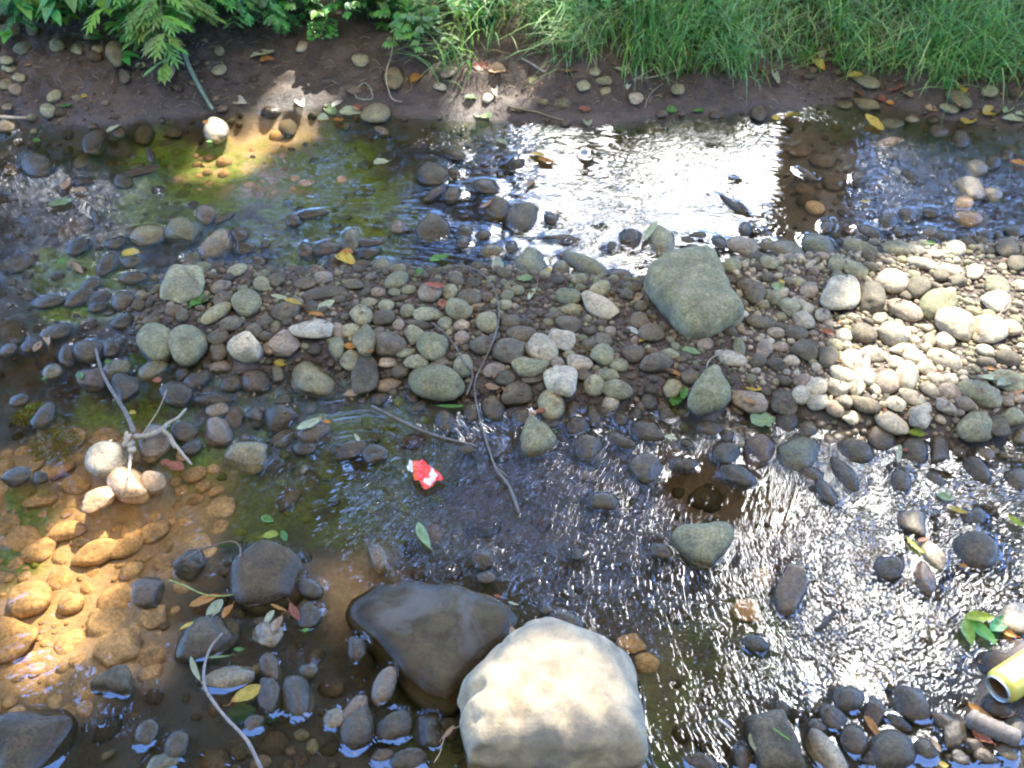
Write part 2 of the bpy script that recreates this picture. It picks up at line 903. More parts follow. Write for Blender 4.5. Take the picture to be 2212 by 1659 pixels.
def height0(x, y):
    x = np.asarray(x, float); y = np.asarray(y, float)
    z = np.full(x.shape, -.058) - .02 * fbm(x * 2, y * 2, 3) + .012
    for q, zz in SHAL:
        w = sst(-.08, .06, sdist(q, x, y)); z = z * (1 - w) + zz * w
    w = sst(-.07, .10, sdist(BAR, x, y) + .04 * (fbm(x * 9, y * 9, 5) - .5)); z = z * (1 - w) + (.022 + .02 * fbm(x * 3, y * 3, 8)) * w
    t = y - bank_y(x)
    rough_ = sst(.02, .12, t) * (.040 * (fbm(x * 16, y * 16, 15, 3) - .5) + .018 * (fbm(x * 45, y * 45, 17, 2) - .5))
    up = rough_ + .012 + .30 * np.clip(t, 0, .75) + .10 * np.clip(t - .75, 0, 6) + .02 * np.clip(t - 6, 0, 60) + .05 * (fbm(x * 4, y * 4, 11) - .5) * sst(0, .25, t)
    w = sst(-.14, .03, t); z = z * (1 - w) + up * w
    t2 = -.15 - y + .1 * vnoise(x * 1.3, y, 4)                    # the near bank, behind the camera
    w = sst(-.1, .2, t2); z = z * (1 - w) + (.02 + .3 * np.clip(t2, 0, 1.2)) * w
    return z + .008 * (fbm(x * 22, y * 22, 14, 3) - .5) + .004 * (fbm(x * 70, y * 70, 19, 2) - .5)
class Field:
    """a function of the ground plan sampled once and read back quickly"""
    def __init__(s, fn, step=.008, x0=-2.9, x1=3.1, y0=.2, y1=4.7):
        s.x = np.arange(x0, x1, step); s.y = np.arange(y0, y1, step); s.st = step; s.x0 = x0; s.y0 = y0
        X, Y = np.meshgrid(s.x, s.y); s.A = fn(X, Y).astype(float); s.n, s.m = len(s.x), len(s.y)
    def __call__(s, x, y):
        u = (x - s.x0) / s.st; v = (y - s.y0) / s.st; u = min(max(u, 0.), s.n - 1.001); v = min(max(v, 0.), s.m - 1.001)
        i = int(u); j = int(v); u -= i; v -= j; A = s.A
        return float((A[j, i] * (1 - u) + A[j, i + 1] * u) * (1 - v) + (A[j + 1, i] * (1 - u) + A[j + 1, i + 1] * u) * v)
H0 = Field(height0); BARD = Field(lambda x, y: sdist(BAR, x, y), .02)
def ground_at(px, py, up=0.):
    """where the ray through a point of the photograph meets the ground raised by UP"""
    d = rays(px, py); t0, t1 = .6, 9.
    t = (.9 - CAMZ) / d[2]; t = min(t, 3.)
    while t < 9 and CAMZ + d[2] * t - H0(d[0] * t, d[1] * t) - up > 0: t += .02
    a, b = t - .02, t
    for _ in range(8):
        m = (a + b) / 2; p = np.array([0, 0, CAMZ]) + d * m
        if p[2] - H0(p[0], p[1]) - up < 0: b = m
        else: a = m
    return np.array([0, 0, CAMZ]) + d * b

# ---------------------------------------------------------------- object helpers
def tag(o, label=None, cat=None, group=None, kind=None):
    if label: o['label'] = label
    if cat: o['category'] = cat
    if group: o['group'] = group
    if kind: o['kind'] = kind
    return o
def link(name, me, mat=None, parent=None, loc=None):
    o = bpy.data.objects.new(name, me); COL.objects.link(o)
    if mat: me.materials.append(mat)
    if parent: o.parent = parent
    if loc is not None: o.location = loc
    return o
def empty(name, loc):
    o = bpy.data.objects.new(name, None); COL.objects.link(o); o.location = loc; o.empty_display_size = .02; return o
def np_mesh(name, V, Fq, smooth=True, colors=None, attrs=None):
    """mesh from arrays; Fq a list of (n, k) index arrays"""
    me = bpy.data.meshes.new(name); V = np.asarray(V, np.float32)
    if not isinstance(Fq, (list, tuple)): Fq = [Fq]
    me.vertices.add(len(V)); me.vertices.foreach_set('co', V.ravel())
    nl = sum(f.size for f in Fq); nf = sum(len(f) for f in Fq)
    me.loops.add(nl); me.polygons.add(nf)
    me.loops.foreach_set('vertex_index', np.concatenate([f.ravel() for f in Fq]).astype(np.int32))
    tot = np.concatenate([np.full(len(f), f.shape[1]) for f in Fq]); st = np.concatenate([[0], np.cumsum(tot)[:-1]])
    me.polygons.foreach_set('loop_start', st.astype(np.int32)); me.polygons.foreach_set('loop_total', tot.astype(np.int32))
    me.update(calc_edges=True); me.validate(clean_customdata=False)
    me.polygons.foreach_set('use_smooth', np.full(len(me.polygons), smooth))
    if colors is not None:
        a = me.attributes.new('tint', 'FLOAT_COLOR', 'POINT'); c = np.ones((len(V), 4), np.float32); c[:, :colors.shape[1]] = colors; a.data.foreach_set('color', c.ravel())
    for k, v in (attrs or {}).items():
        a = me.attributes.new(k, 'FLOAT', 'POINT'); a.data.foreach_set('value', np.asarray(v, np.float32).ravel())
    return me
import bmesh
def ico(sub):
    bm = bmesh.new(); bmesh.ops.create_icosphere(bm, subdivisions=sub, radius=1)
    V = np.array([v.co[:] for v in bm.verts]); Fc = np.array([[v.index for v in f.verts] for f in bm.faces]); bm.free(); return V, Fc
ICO = {k: ico(k) for k in (1, 2, 3, 4, 5, 6)}
class MB:
    """collects vertices, faces and a tint per vertex, then links them as one mesh object"""
    def __init__(s): s.V = []; s.F = {}; s.C = []; s.n = 0
    def add(s, V, Fc, c=(1, 1, 1)):
        V = np.asarray(V, float); s.V.append(V); Fc = np.asarray(Fc) + s.n; s.F.setdefault(Fc.shape[1], []).append(Fc)
        c = np.asarray(c, float); s.C.append(np.broadcast_to(c, (len(V), 3))); s.n += len(V)
    def mesh(s, name, smooth=True):
        return np_mesh(name, np.concatenate(s.V), [np.concatenate(f) for f in s.F.values()], smooth, np.concatenate(s.C))
    def build(s, name, mat, parent=None, smooth=True):
        return link(name, s.mesh(name, smooth), mat, parent)
def tube(path, rad, sides=7, cap=True):
    P = np.asarray(path, float); n = len(P); rad = np.broadcast_to(rad, (n,))
    T = np.gradient(P, axis=0); T /= np.linalg.norm(T, axis=1, keepdims=True) + 1e-9
    up = np.array([0.13, .21, .97]); A = np.cross(T, up); A /= np.linalg.norm(A, axis=1, keepdims=True) + 1e-9; B = np.cross(T, A)
    th = np.linspace(0, 2 * math.pi, sides, endpoint=False)
    V = (P[:, None] + rad[:, None, None] * (np.cos(th)[None, :, None] * A[:, None] + np.sin(th)[None, :, None] * B[:, None])).reshape(-1, 3)
    q = []
    for i in range(n - 1):
        for j in range(sides): q.append((i * sides + j, i * sides + (j + 1) % sides, (i + 1) * sides + (j + 1) % sides, (i + 1) * sides + j))
    V = np.vstack([V, P[0] - T[0] * rad[0] * .4, P[-1] + T[-1] * rad[-1] * .4]); m = n * sides
    for j in range(sides):
        q.append((m, (j + 1) % sides, j, m)); q.append((m + 1, (n - 1) * sides + j, (n - 1) * sides + (j + 1) % sides, m + 1))
    quads = [f for f in q if f[0] != f[3]]; tris = [f[:3] for f in q if f[0] == f[3]]
    return V, np.array(quads), np.array(tris)
def add_tube(mb, path, rad, sides=7, c=(1, 1, 1)):
    V, q, t = tube(path, rad, sides); base = mb.n; mb.add(V, q, c); mb.F.setdefault(3, []).append(t + base)
def smooth_path(P, k=6):
    P = np.asarray(P, float)
    if len(P) < 3: 
        t = np.linspace(0, 1, k + 1)[:, None]; return P[0] * (1 - t) + P[-1] * t
    Q = np.vstack([2 * P[0] - P[1], P, 2 * P[-1] - P[-2]]); out = []
    for i in range(1, len(Q) - 2):
        for t in np.linspace(0, 1, k, endpoint=False):
            a, b, c, d = Q[i - 1], Q[i], Q[i + 1], Q[i + 2]
            out.append(.5 * (2 * b + (c - a) * t + (2 * a - 5 * b + 4 * c - d) * t * t + (3 * b - a - 3 * c + d) * t ** 3))
    out.append(P[-1]); return np.array(out)

# ---------------------------------------------------------------- materials
def new_mat(name):
    m = bpy.data.materials.new(name); m.use_nodes = True; nt = m.node_tree; nt.nodes.clear()
    return m, nt, nt.nodes.new('ShaderNodeOutputMaterial')
def N(nt, typ, **kw):
    n = nt.nodes.new('ShaderNode' + typ)
    for k, v in kw.items():
        if k.startswith('i_'):
            key = k[2:]; key = int(key) if key.isdigit() else key.replace('_', ' ')
            n.inputs[key].default_value = v
        else: setattr(n, k, v)
    return n
def L(nt, a, b): nt.links.new(a, b)
def noise(nt, vec, scale, detail=4, rough=.55, dist=0.):
    n = N(nt, 'TexNoise'); n.inputs['Scale'].default_value = scale; n.inputs['Detail'].default_value = detail; n.inputs['Roughness'].default_value = rough; n.inputs['Distortion'].default_value = dist
    if vec is not None: L(nt, vec, n.inputs['Vector'])
    return n.outputs['Fac']
def mrange(nt, v, a, b, c=0., d=1.):
    n = N(nt, 'MapRange'); n.inputs['From Min'].default_value = a; n.inputs['From Max'].default_value = b; n.inputs['To Min'].default_value = c; n.inputs['To Max'].default_value = d
    L(nt, v, n.inputs['Value']); return n.outputs['Result']
def mix(nt, fac, a, b, blend='MIX'):
    n = N(nt, 'Mix', data_type='RGBA', blend_type=blend)
    for s, v in ((n.inputs['Factor'], fac), (n.inputs[6], a), (n.inputs[7], b)):
        if hasattr(v, 'is_output'): L(nt, v, s)
        elif isinstance(v, (int, float)): s.default_value = v
        else: s.default_value = (*v, 1) if len(v) == 3 else v
    return n.outputs[2]
def math_(nt, op, a, b=None, clamp=False):
    n = N(nt, 'Math', operation=op, use_clamp=clamp)
    for i, v in enumerate((a, b)):
        if v is None: continue
        if hasattr(v, 'is_output'): L(nt, v, n.inputs[i])
        else: n.inputs[i].default_value = v
    return n.outputs[0]
def bump(nt, h, strength=.3, dist=.002, nrm=None):
    n = N(nt, 'Bump'); n.inputs['Strength'].default_value = strength; n.inputs['Distance'].default_value = dist; L(nt, h, n.inputs['Height'])
    if nrm is not None: L(nt, nrm, n.inputs['Normal'])
    return n.outputs[0]

def stone_material(name, per_vertex, soft=False, wetall=False):
    m, nt, out = new_mat(name); b = N(nt, 'BsdfPrincipled'); L(nt, b.outputs[0], out.inputs[0])
    geo = N(nt, 'NewGeometry'); pos = geo.outputs['Position']
    if per_vertex:
        a = N(nt, 'Attribute', attribute_name='tint'); base = a.outputs['Color']; alpha = a.outputs['Alpha']; vec = pos
    else:
        a = N(nt, 'ObjectInfo'); base = a.outputs['Color']; alpha = a.outputs['Alpha']
        tc = N(nt, 'TexCoord'); va = N(nt, 'VectorMath', operation='ADD'); L(nt, tc.outputs['Object'], va.inputs[0])
        sc = N(nt, 'VectorMath', operation='SCALE'); sc.inputs['Scale'].default_value = 13.7
        cb = N(nt, 'CombineXYZ'); L(nt, a.outputs['Random'], cb.inputs[0]); L(nt, a.outputs['Random'], cb.inputs[1]); L(nt, cb.outputs[0], sc.inputs[0]); L(nt, sc.outputs[0], va.inputs[1]); vec = va.outputs[0]
    n1 = noise(nt, vec, 24, 5, .6, .4); n2 = noise(nt, vec, 150, 4, .7); n3 = noise(nt, vec, 9, 3, .5, 1.2); n4 = noise(nt, vec, 60, 6, .7)
    c = mix(nt, mrange(nt, n1, .38, .62), mix(nt, 1., base, (.80, .80, .80), 'MULTIPLY'), mix(nt, 1., base, (1.40, 1.34, 1.20), 'MULTIPLY'))
    c = mix(nt, mrange(nt, noise(nt, vec, 420, 2, .6), .60, .68, 0, .5), c, mix(nt, 1., c, (.35, .33, .3), 'MULTIPLY'))
    c = mix(nt, mrange(nt, n3, .52, .66, 0, .55), c, mix(nt, 1., c, (.55, .52, .50), 'MULTIPLY'))
    # green lichen film where alpha < 1
    lich = math_(nt, 'MULTIPLY', math_(nt, 'SUBTRACT', 1., alpha), mrange(nt, n4, .36, .58))
    nz = N(nt, 'SeparateXYZ'); L(nt, geo.outputs['Normal'], nz.inputs[0])
    lich = math_(nt, 'MULTIPLY', lich, mrange(nt, nz.outputs[2], -.1, .6))
    c = mix(nt, lich, c, (.130, .132, .056))
    if soft:
        c = mix(nt, mrange(nt, n2, .3, .7, 0, .3), c, mix(nt, 1., c, (.72, .72, .72), 'MULTIPLY'))
        c = mix(nt, mrange(nt, noise(nt, vec, 6.5, 4, .6, .8), .50, .60, 0, .55), c, (.13, .125, .11))
    else: c = mix(nt, mrange(nt, n2, .35, .65, 0, 1), mix(nt, 1., c, (.62, .62, .61), 'MULTIPLY'), mix(nt, 1., c, (1.32, 1.31, 1.28), 'MULTIPLY'))
    # wet band by the waterline: darker and glossy
    sx = N(nt, 'SeparateXYZ'); L(nt, pos, sx.inputs[0])
    wl = math_(nt, 'ADD', sx.outputs[2], math_(nt, 'MULTIPLY', n1, -.016))
    wet = mrange(nt, wl, .012, .001); under_ = mrange(nt, sx.outputs[2], .0, -.006)
    c = mix(nt, math_(nt, 'MULTIPLY', math_(nt, 'MULTIPLY', wet, .8), math_(nt, 'SUBTRACT', 1., math_(nt, 'MULTIPLY', under_, .8))), c, mix(nt, 1., c, (.42, .36, .28), 'MULTIPLY'))
    L(nt, c, b.inputs['Base Color'])
    rg = math_(nt, 'ADD', mrange(nt, wet, 0, 1, .7 if wetall else .80, .20), math_(nt, 'MULTIPLY', under_, .6), True); L(nt, rg, b.inputs['Roughness']); b.inputs['Specular IOR Level'].default_value = .15 if wetall else .3
    h = math_(nt, 'ADD', n4, math_(nt, 'MULTIPLY', n2, .5))
    L(nt, bump(nt, math_(nt, 'ADD', h, math_(nt, 'MULTIPLY', n1, 1.6)), .35 if soft else .7, .0030), b.inputs['Normal'])
    return m
M = {}
M['stone'] = stone_material('river_stone', False); M['pebble'] = stone_material('river_pebble', True); M['smooth_stone'] = stone_material('worn_boulder', False, True); M['wet_stone'] = stone_material('wet_boulder', False, True, True)

def leaf_material(name, objcol=True, trans=.35, rough=.5):
    m, nt, out = new_mat(name); b = N(nt, 'BsdfPrincipled'); tr = N(nt, 'BsdfTranslucent'); mx = N(nt, 'MixShader'); mx.inputs[0].default_value = trans
    tc = N(nt, 'TexCoord').outputs['Object']
    base = N(nt, 'ObjectInfo').outputs['Color'] if objcol else N(nt, 'Attribute', attribute_name='tint').outputs['Color']
    n1 = noise(nt, tc, 90, 4, .6); n2 = noise(nt, tc, 30, 3, .5)
    c = mix(nt, mrange(nt, n1, .35, .7), mix(nt, 1., base, (.74, .70, .6), 'MULTIPLY'), mix(nt, 1., base, (1.15, 1.12, 1.0), 'MULTIPLY'))
    c = mix(nt, mrange(nt, n2, .6, .7, 0, .6), c, mix(nt, 1., base, (.5, .36, .25), 'MULTIPLY'))
    if objcol:
        c = mix(nt, 1., c, N(nt, 'Attribute', attribute_name='tint').outputs['Color'], 'MULTIPLY')
    L(nt, c, b.inputs['Base Color']); L(nt, c, tr.inputs[0]); b.inputs['Roughness'].default_value = rough
    L(nt, bump(nt, n1, .3, .001), b.inputs['Normal'])
    L(nt, b.outputs[0], mx.inputs[1]); L(nt, tr.outputs[0], mx.inputs[2]); L(nt, mx.outputs[0], out.inputs[0]); return m
M['leaf'] = leaf_material('fallen_leaf'); M['blade'] = leaf_material('green_blade', False, .4, .45); M['canopy'] = leaf_material('tree_leaf', False, .16, .55)

def wood_material(name):
    m, nt, out = new_mat(name); b = N(nt, 'BsdfPrincipled'); tc = N(nt, 'TexCoord').outputs['Object']
    base = N(nt, 'Attribute', attribute_name='tint').outputs['Color']; n1 = noise(nt, tc, 180, 5, .65, .6); n2 = noise(nt, tc, 25, 3, .5)
    c = mix(nt, mrange(nt, n1, .3, .7), mix(nt, 1., base, (.5, .48, .46), 'MULTIPLY'), mix(nt, 1., base, (1.3, 1.27, 1.22), 'MULTIPLY'))
    c = mix(nt, mrange(nt, n2, .5, .65, 0, .5), c, mix(nt, 1., base, (.5, .45, .4), 'MULTIPLY'))
    L(nt, c, b.inputs['Base Color']); b.inputs['Roughness'].default_value = .7; L(nt, bump(nt, n1, .5, .0012), b.inputs['Normal']); L(nt, b.outputs[0], out.inputs[0]); return m
M['wood'] = wood_material('weathered_wood')

def ground_material():
    m, nt, out = new_mat('stream_soil'); b = N(nt, 'BsdfPrincipled'); pos = N(nt, 'NewGeometry').outputs['Position']
    sx = N(nt, 'SeparateXYZ'); L(nt, pos, sx.inputs[0])
    n1 = noise(nt, pos, 14, 6, .65); n2 = noise(nt, pos, 90, 5, .7); n3 = noise(nt, pos, 320, 3, .6)
    mud = mix(nt, mrange(nt, n1, .35, .65), (.020, .013, .009), (.075, .048, .032))
    mud = mix(nt, mrange(nt, n3, .52, .64, 0, .8), mud, (.15, .115, .08))
    bed = mix(nt, mrange(nt, n1, .35, .65), (.020, .015, .008), (.055, .040, .020))
    silt = mix(nt, mrange(nt, n2, .35, .65), (.30, .20, .11), (.45, .315, .185))
    att = lambda k: N(nt, 'Attribute', attribute_name=k).outputs['Fac']
    bed = mix(nt, att('silt'), bed, silt)
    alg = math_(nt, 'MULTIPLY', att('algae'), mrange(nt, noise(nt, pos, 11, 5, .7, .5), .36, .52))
    bed = mix(nt, alg, bed, mix(nt, mrange(nt, n2, .35, .65), (.05, .09, .008), (.19, .28, .02)))  # algae on the bed, coloured brighter in place of mirrored sunlit foliage
    c = mix(nt, mrange(nt, sx.outputs[2], -.010, .006), bed, mud)
    c = mix(nt, att('turf'), c, mix(nt, mrange(nt, n2, .3, .7), (.035, .045, .014), (.09, .085, .035)))
    L(nt, c, b.inputs['Base Color']); L(nt, mrange(nt, sx.outputs[2], 0., .05, .35, .9), b.inputs['Roughness'])
    h = math_(nt, 'ADD', n2, math_(nt, 'MULTIPLY', n3, .6)); L(nt, bump(nt, h, .7, .006), b.inputs['Normal']); L(nt, b.outputs[0], out.inputs[0]); return m
M['ground'] = ground_material()

def water_material():
    """tea-coloured clear stream water: mirror by Fresnel, else light passes and is tinted by the depth"""
    m, nt, out = new_mat('stream_water'); pos = N(nt, 'NewGeometry').outputs['Position']
    att = lambda k: N(nt, 'Attribute', attribute_name=k).outputs['Fac']
    dep, rip, ang = att('depth'), att('ripple'), att('flow')
    vr = N(nt, 'VectorRotate', rotation_type='Z_AXIS'); L(nt, pos, vr.inputs['Vector']); L(nt, ang, vr.inputs['Angle'])
    def stretched(sx_, sy_, sc, det, dist):
        mp = N(nt, 'Mapping'); mp.inputs['Scale'].default_value = (sx_, sy_, 1); L(nt, vr.outputs[0], mp.inputs[0]); return noise(nt, mp.outputs[0], sc, det, .55, dist)
    a = stretched(1, 2.3, 27, 0., 1.3); bb = stretched(1.4, 1, 62, 0., .8); c = stretched(1, 1, 9, 2, .4)
    h = math_(nt, 'ADD', math_(nt, 'MULTIPLY', a, 1.), math_(nt, 'MULTIPLY', bb, .30))
    h = math_(nt, 'MULTIPLY', math_(nt, 'MULTIPLY', h, rip), mrange(nt, stretched(1, 1.6, 5., 2, .6), .36, .64, .35, 1.15)); h = math_(nt, 'ADD', h, math_(nt, 'MULTIPLY', c, .6))
    nb = bump(nt, h, 1., .0027)
    dn = N(nt, 'VectorMath', operation='DOT_PRODUCT'); L(nt, nb, dn.inputs[0]); L(nt, N(nt, 'NewGeometry').outputs['Incoming'], dn.inputs[1])
    om = math_(nt, 'SUBTRACT', 1., math_(nt, 'ABSOLUTE', dn.outputs['Value']), True)       # Schlick, the same from above and below
    fac = math_(nt, 'ADD', .15, math_(nt, 'MULTIPLY', math_(nt, 'POWER', om, 5.), .85))
    gl_ = N(nt, 'BsdfGlossy'); gl_.inputs['Roughness'].default_value = .01; L(nt, nb, gl_.inputs['Normal'])
    tr = N(nt, 'BsdfTransparent')
    d = N(nt, 'Combine' 'XYZ')
    for i, k in enumerate((1.8, 3.8, 8.0)):
        e = math_(nt, 'POWER', 2.71828, math_(nt, 'MULTIPLY', dep, -k)); L(nt, e, d.inputs[i])
    L(nt, d.outputs[0], tr.inputs[0])
    mx = N(nt, 'MixShader'); L(nt, fac, mx.inputs[0]); L(nt, tr.outputs[0], mx.inputs[1]); L(nt, gl_.outputs[0], mx.inputs[2]); L(nt, mx.outputs[0], out.inputs[0]); return m
M['water'] = water_material()
SKY_STRENGTH = .15; SUN_STRENGTH = 5.; EXPOSURE = 2.28; CLOUD_FILL = 5.6; CLOUD_NEAR = 56.
LIT_HIGH = [([(1180, 1560), (1420, 1540), (1660, 1650), (1660, 1780), (1500, 1820), (1440, 1900), (1440, 2060), (1080, 2060), (1080, 1780), (1170, 1680)], .13)]
LIT_HIGH += [(q, .035) for q in ([(575, 820), (670, 830), (670, 930), (570, 920)], [(1470, 735), (1590, 780), (1580, 850), (1470, 800)], [(1750, 640), (1870, 650), (1880, 740), (1770, 710)], [(570, 1690), (690, 1710), (680, 1820), (550, 1820), (510, 1720)],
    [(1360, 840), (1450, 850), (1440, 910), (1350, 900)], [(1380, 660), (1420, 670), (1420, 720), (1370, 700)], [(2470, 1490), (2640, 1470), (2640, 1620), (2490, 1600)], [(880, 1640), (990, 1670), (970, 1780), (860, 1730)], [(2010, 1850), (2110, 1860), (2200, 1990), (2040, 1990)], [(500, 520), (560, 520), (560, 580), (500, 580)], [(1560, 820), (1640, 830), (1630, 880), (1550, 870)])]
LIT_HIGH += [([(1040, 1540), (1170, 1500), (1240, 1560), (1200, 1680), (1080, 1700)], .035), ([(700, 1480), (800, 1450), (820, 1540), (720, 1560)], .02)]
LIT_HIGH += [([(2440, 1670), (2700, 1540), (2700, 1850), (2500, 1860), (2440, 1800)], .05)]
LIT_POLYS = [[(1780, -90), (1900, -90), (1960, 60), (1840, 130), (1760, 60)], [(2080, -60), (2200, -90), (2260, 40), (2160, 100)], [(2400, -60), (2520, -60), (2500, 90), (2420, 60)], [(1330, 90), (1440, 70), (1520, 130), (1430, 170)], [(620, -90), (760, -90), (700, 50), (600, 20)], [(880, -90), (980, -90), (960, 60), (900, 40)], [(350, -60), (420, -60), (430, 60), (370, 90)],
 [(150, -60), (220, -60), (230, 30), (160, 30)], [(1960, 150), (2060, 140), (2080, 190), (1980, 200)], [(2500, 100), (2640, 90), (2640, 160), (2520, 150)],
 [(-60, 1440), (60, 1330), (140, 1190), (220, 1110), (330, 1085), (400, 1180), (420, 1280), (390, 1350), (430, 1420), (340, 1460), (400, 1620), (290, 1700), (170, 1640), (-60, 1740)],
 [(1900, 860), (2080, 800), (2230, 700), (2640, 680), (2720, 1000), (2460, 1040), (2330, 1080), (2200, 1120), (2060, 1150), (1950, 1080), (1980, 980)],
 [(720, 20), (900, 10), (890, 210), (820, 320), (700, 330), (700, 390), (600, 420), (470, 410), (450, 350), (530, 290), (630, 240), (680, 160)],
 [(960, 140), (1150, 90), (1280, 170), (1380, 150), (1450, 240), (1320, 320), (1130, 310), (1060, 230)], [(1000, -90), (1320, -90), (1500, 40), (1320, 110), (1150, 130), (1000, 100)], [(1540, -90), (1660, -90), (1640, 60), (1560, 70)],
 [(-60, 270), (80, 275), (100, 340), (-60, 370)], [(2380, 410), (2500, 440), (2540, 540), (2440, 560), (2400, 500)],
 
 [(2250, 620), (2480, 640), (2560, 780), (2400, 800), (2300, 760), (2380, 700)],
 [(1690, -20), (1920, 0), (1900, 110), (1720, 110)], [(2280, 290), (2340, 290), (2340, 340), (2240, 400), (2200, 380)],]
SKY_POLYS = [
 ([(1280, 300), (1950, 285), (1985, 400), (1990, 520), (1950, 640), (1900, 740), (1330, 740), (1230, 600), (1320, 450), (1290, 380)], .76),
 ([(1000, 310), (1300, 300), (1300, 520), (1180, 600), (1050, 560)], .28),
 ([(2180, 320), (2300, 330), (2420, 400), (2420, 560), (2350, 640), (2130, 650), (2100, 600), (2190, 540), (2150, 400)], .55), ([(2420, 330), (2700, 330), (2700, 640), (2480, 640)], .5),
 ([(105, 310), (205, 310), (225, 400), (180, 490), (110, 480)], .8), ([(-60, 560), (110, 580), (110, 720), (-60, 720)], .6),
 ([(1050, 1080), (1300, 1040), (1600, 1040), (1560, 1200), (1580, 1400), (1640, 1560), (1400, 1530), (1000, 1450), (780, 1400), (800, 1250), (900, 1150)], .55),
 ([(1960, 1200), (2100, 1120), (2500, 1120), (2480, 1380), (2360, 1500), (2340, 1600), (2280, 1770), (2150, 1770), (2080, 1650), (1980, 1480), (2000, 1350), (1940, 1300)], .9),
 ([(2400, 1480), (2700, 1480), (2700, 1800), (2350, 1750)], .25), ([(2480, 1120), (2800, 1120), (2800, 1450), (2460, 1450)], .4), ([(1940, 1640), (2080, 1670), (2120, 1780), (2060, 1850), (1980, 1850), (1930, 1730)], .85),
 ([(40, 1630), (230, 1630), (330, 1800), (300, 1860), (180, 1850), (0, 1700)], .55), ([(1650, 1350), (1850, 1400), (2000, 1640), (1700, 1700), (1560, 1600)], .16),
 ([(50, 350), (600, 420), (1000, 380), (1280, 420), (1280, 640), (900, 640), (400, 560), (50, 560)], .42)]
# ---------------------------------------------------------------- world and sun
wd = bpy.data.worlds.new('World'); SC.world = wd; wd.use_nodes = True; nt = wd.node_tree; nt.nodes.clear()
wo = N(nt, 'OutputWorld'); bg = N(nt, 'Background'); L(nt, bg.outputs[0], wo.inputs[0]); bg.inputs['Strength'].default_value = SKY_STRENGTH
sky = N(nt, 'TexSky', sky_type='NISHITA'); sky.sun_disc = False; sky.sun_elevation = SUN_EL; sky.sun_rotation = SUN_AZ; sky.dust_density = .3; sky.ozone_density = 3; sky.air_density = 1.
dirv = N(nt, 'TexCoord').outputs['Generated']
def lobe(px, py, a0, a1):
    g_ = rays(px, py); n = N(nt, 'VectorMath', operation='DOT_PRODUCT'); L(nt, dirv, n.inputs[0]); n.inputs[1].default_value = (g_[0], g_[1], -g_[2]); return mrange(nt, n.outputs['Value'], math.cos(math.radians(a1)), math.cos(math.radians(a0)))
near = math_(nt, 'MAXIMUM', lobe(1660, 480, 5, 11), math_(nt, 'MAXIMUM', lobe(2270, 1400, 5, 10), lobe(150, 400, 1, 3)))
bk = N(nt, 'SeparateXYZ'); L(nt, dirv, bk.inputs[0]); behind = mrange(nt, math_(nt, 'SUBTRACT', bk.outputs[2], math_(nt, 'MULTIPLY', bk.outputs[1], .6)), .80, .98)  # cloud cover overhead and behind, added as neutral fill light
cl = noise(nt, dirv, 4.2, 6, .6, .3)
cf = math_(nt, 'MAXIMUM', mrange(nt, math_(nt, 'ADD', cl, math_(nt, 'MULTIPLY', near, .36)), .62, .74), math_(nt, 'MULTIPLY', behind, mrange(nt, cl, .32, .46)))
cloud = mix(nt, near, (CLOUD_FILL * 1.12, CLOUD_FILL, CLOUD_FILL * .80), (CLOUD_NEAR,) * 3)
L(nt, mix(nt, cf, mix(nt, 1., sky.outputs[0], (1.2, 1.55, 2.15), 'MULTIPLY'), cloud), bg.inputs['Color'])
sun_d = bpy.data.lights.new('sun', 'SUN'); sun_d.energy = SUN_STRENGTH; sun_d.angle = math.radians(.5); sun_d.color = (1, .95, .86)
sun = bpy.data.objects.new('sun', sun_d); COL.objects.link(sun); sun.location = (0, 0, 12)
sun.rotation_euler = Vector(tuple(SUN)).to_track_quat('Z', 'Y').to_euler()

# ---------------------------------------------------------------- stones
TONES = {  # colour, lichen share, words
 'g': ((.205, .185, .112), .35, 'olive grey'), 'k': ((.094, .077, .052), .12, 'dark'), 'w': ((.31, .268, .192), .06, 'pale cream'), 'b': ((.125, .090, .058), .1, 'brown'),
 'm': ((.185, .175, .11), .7, 'mossy green'), 'M': ((.21, .195, .125), .62, 'dull green'), 's': ((.43, .30, .175), 0., 'silt covered'), 't': ((.22, .172, .122), .08, 'pinkish grey'),
 'G': ((.14, .125, .09), .55, 'green topped'), 'D': ((.066, .045, .025), .2, 'algae dark'), 'P': ((.35, .285, .19), .01, 'cream')}
def cobble_dirs(V, seed, angular):
    r = np.random.default_rng(seed); n = 9 if angular else 7
    nn = r.normal(size=(n, 3)); nn /= np.linalg.norm(nn, axis=1, keepdims=True)
    hh = r.uniform(.62, .90, n) if angular else r.uniform(.76, 1.0, n); p = 16. if angular else 9.
    dn = np.clip(V @ nn.T, 0, None) / hh
    R = (np.sum(dn ** p, 1) + 1.) ** (-1 / p)
    k = r.normal(size=(5, 3)) * 1.6; ph = r.uniform(0, 6.28, 5); R = R * (1 + .036 * np.sum(np.sin(V @ k.T + ph), 1) / 1.6)
    k = r.normal(size=(6, 3)) * 5; ph = r.uniform(0, 6.28, 6); R = R * (1 + (.014 if angular else .007) * np.sum(np.sin(V @ k.T + ph), 1))
    Q = V * R[:, None]; lo, hi = Q.min(0), Q.max(0); Q = (Q - (lo + hi) / 2) / ((hi - lo) / 2) ** .92; return Q

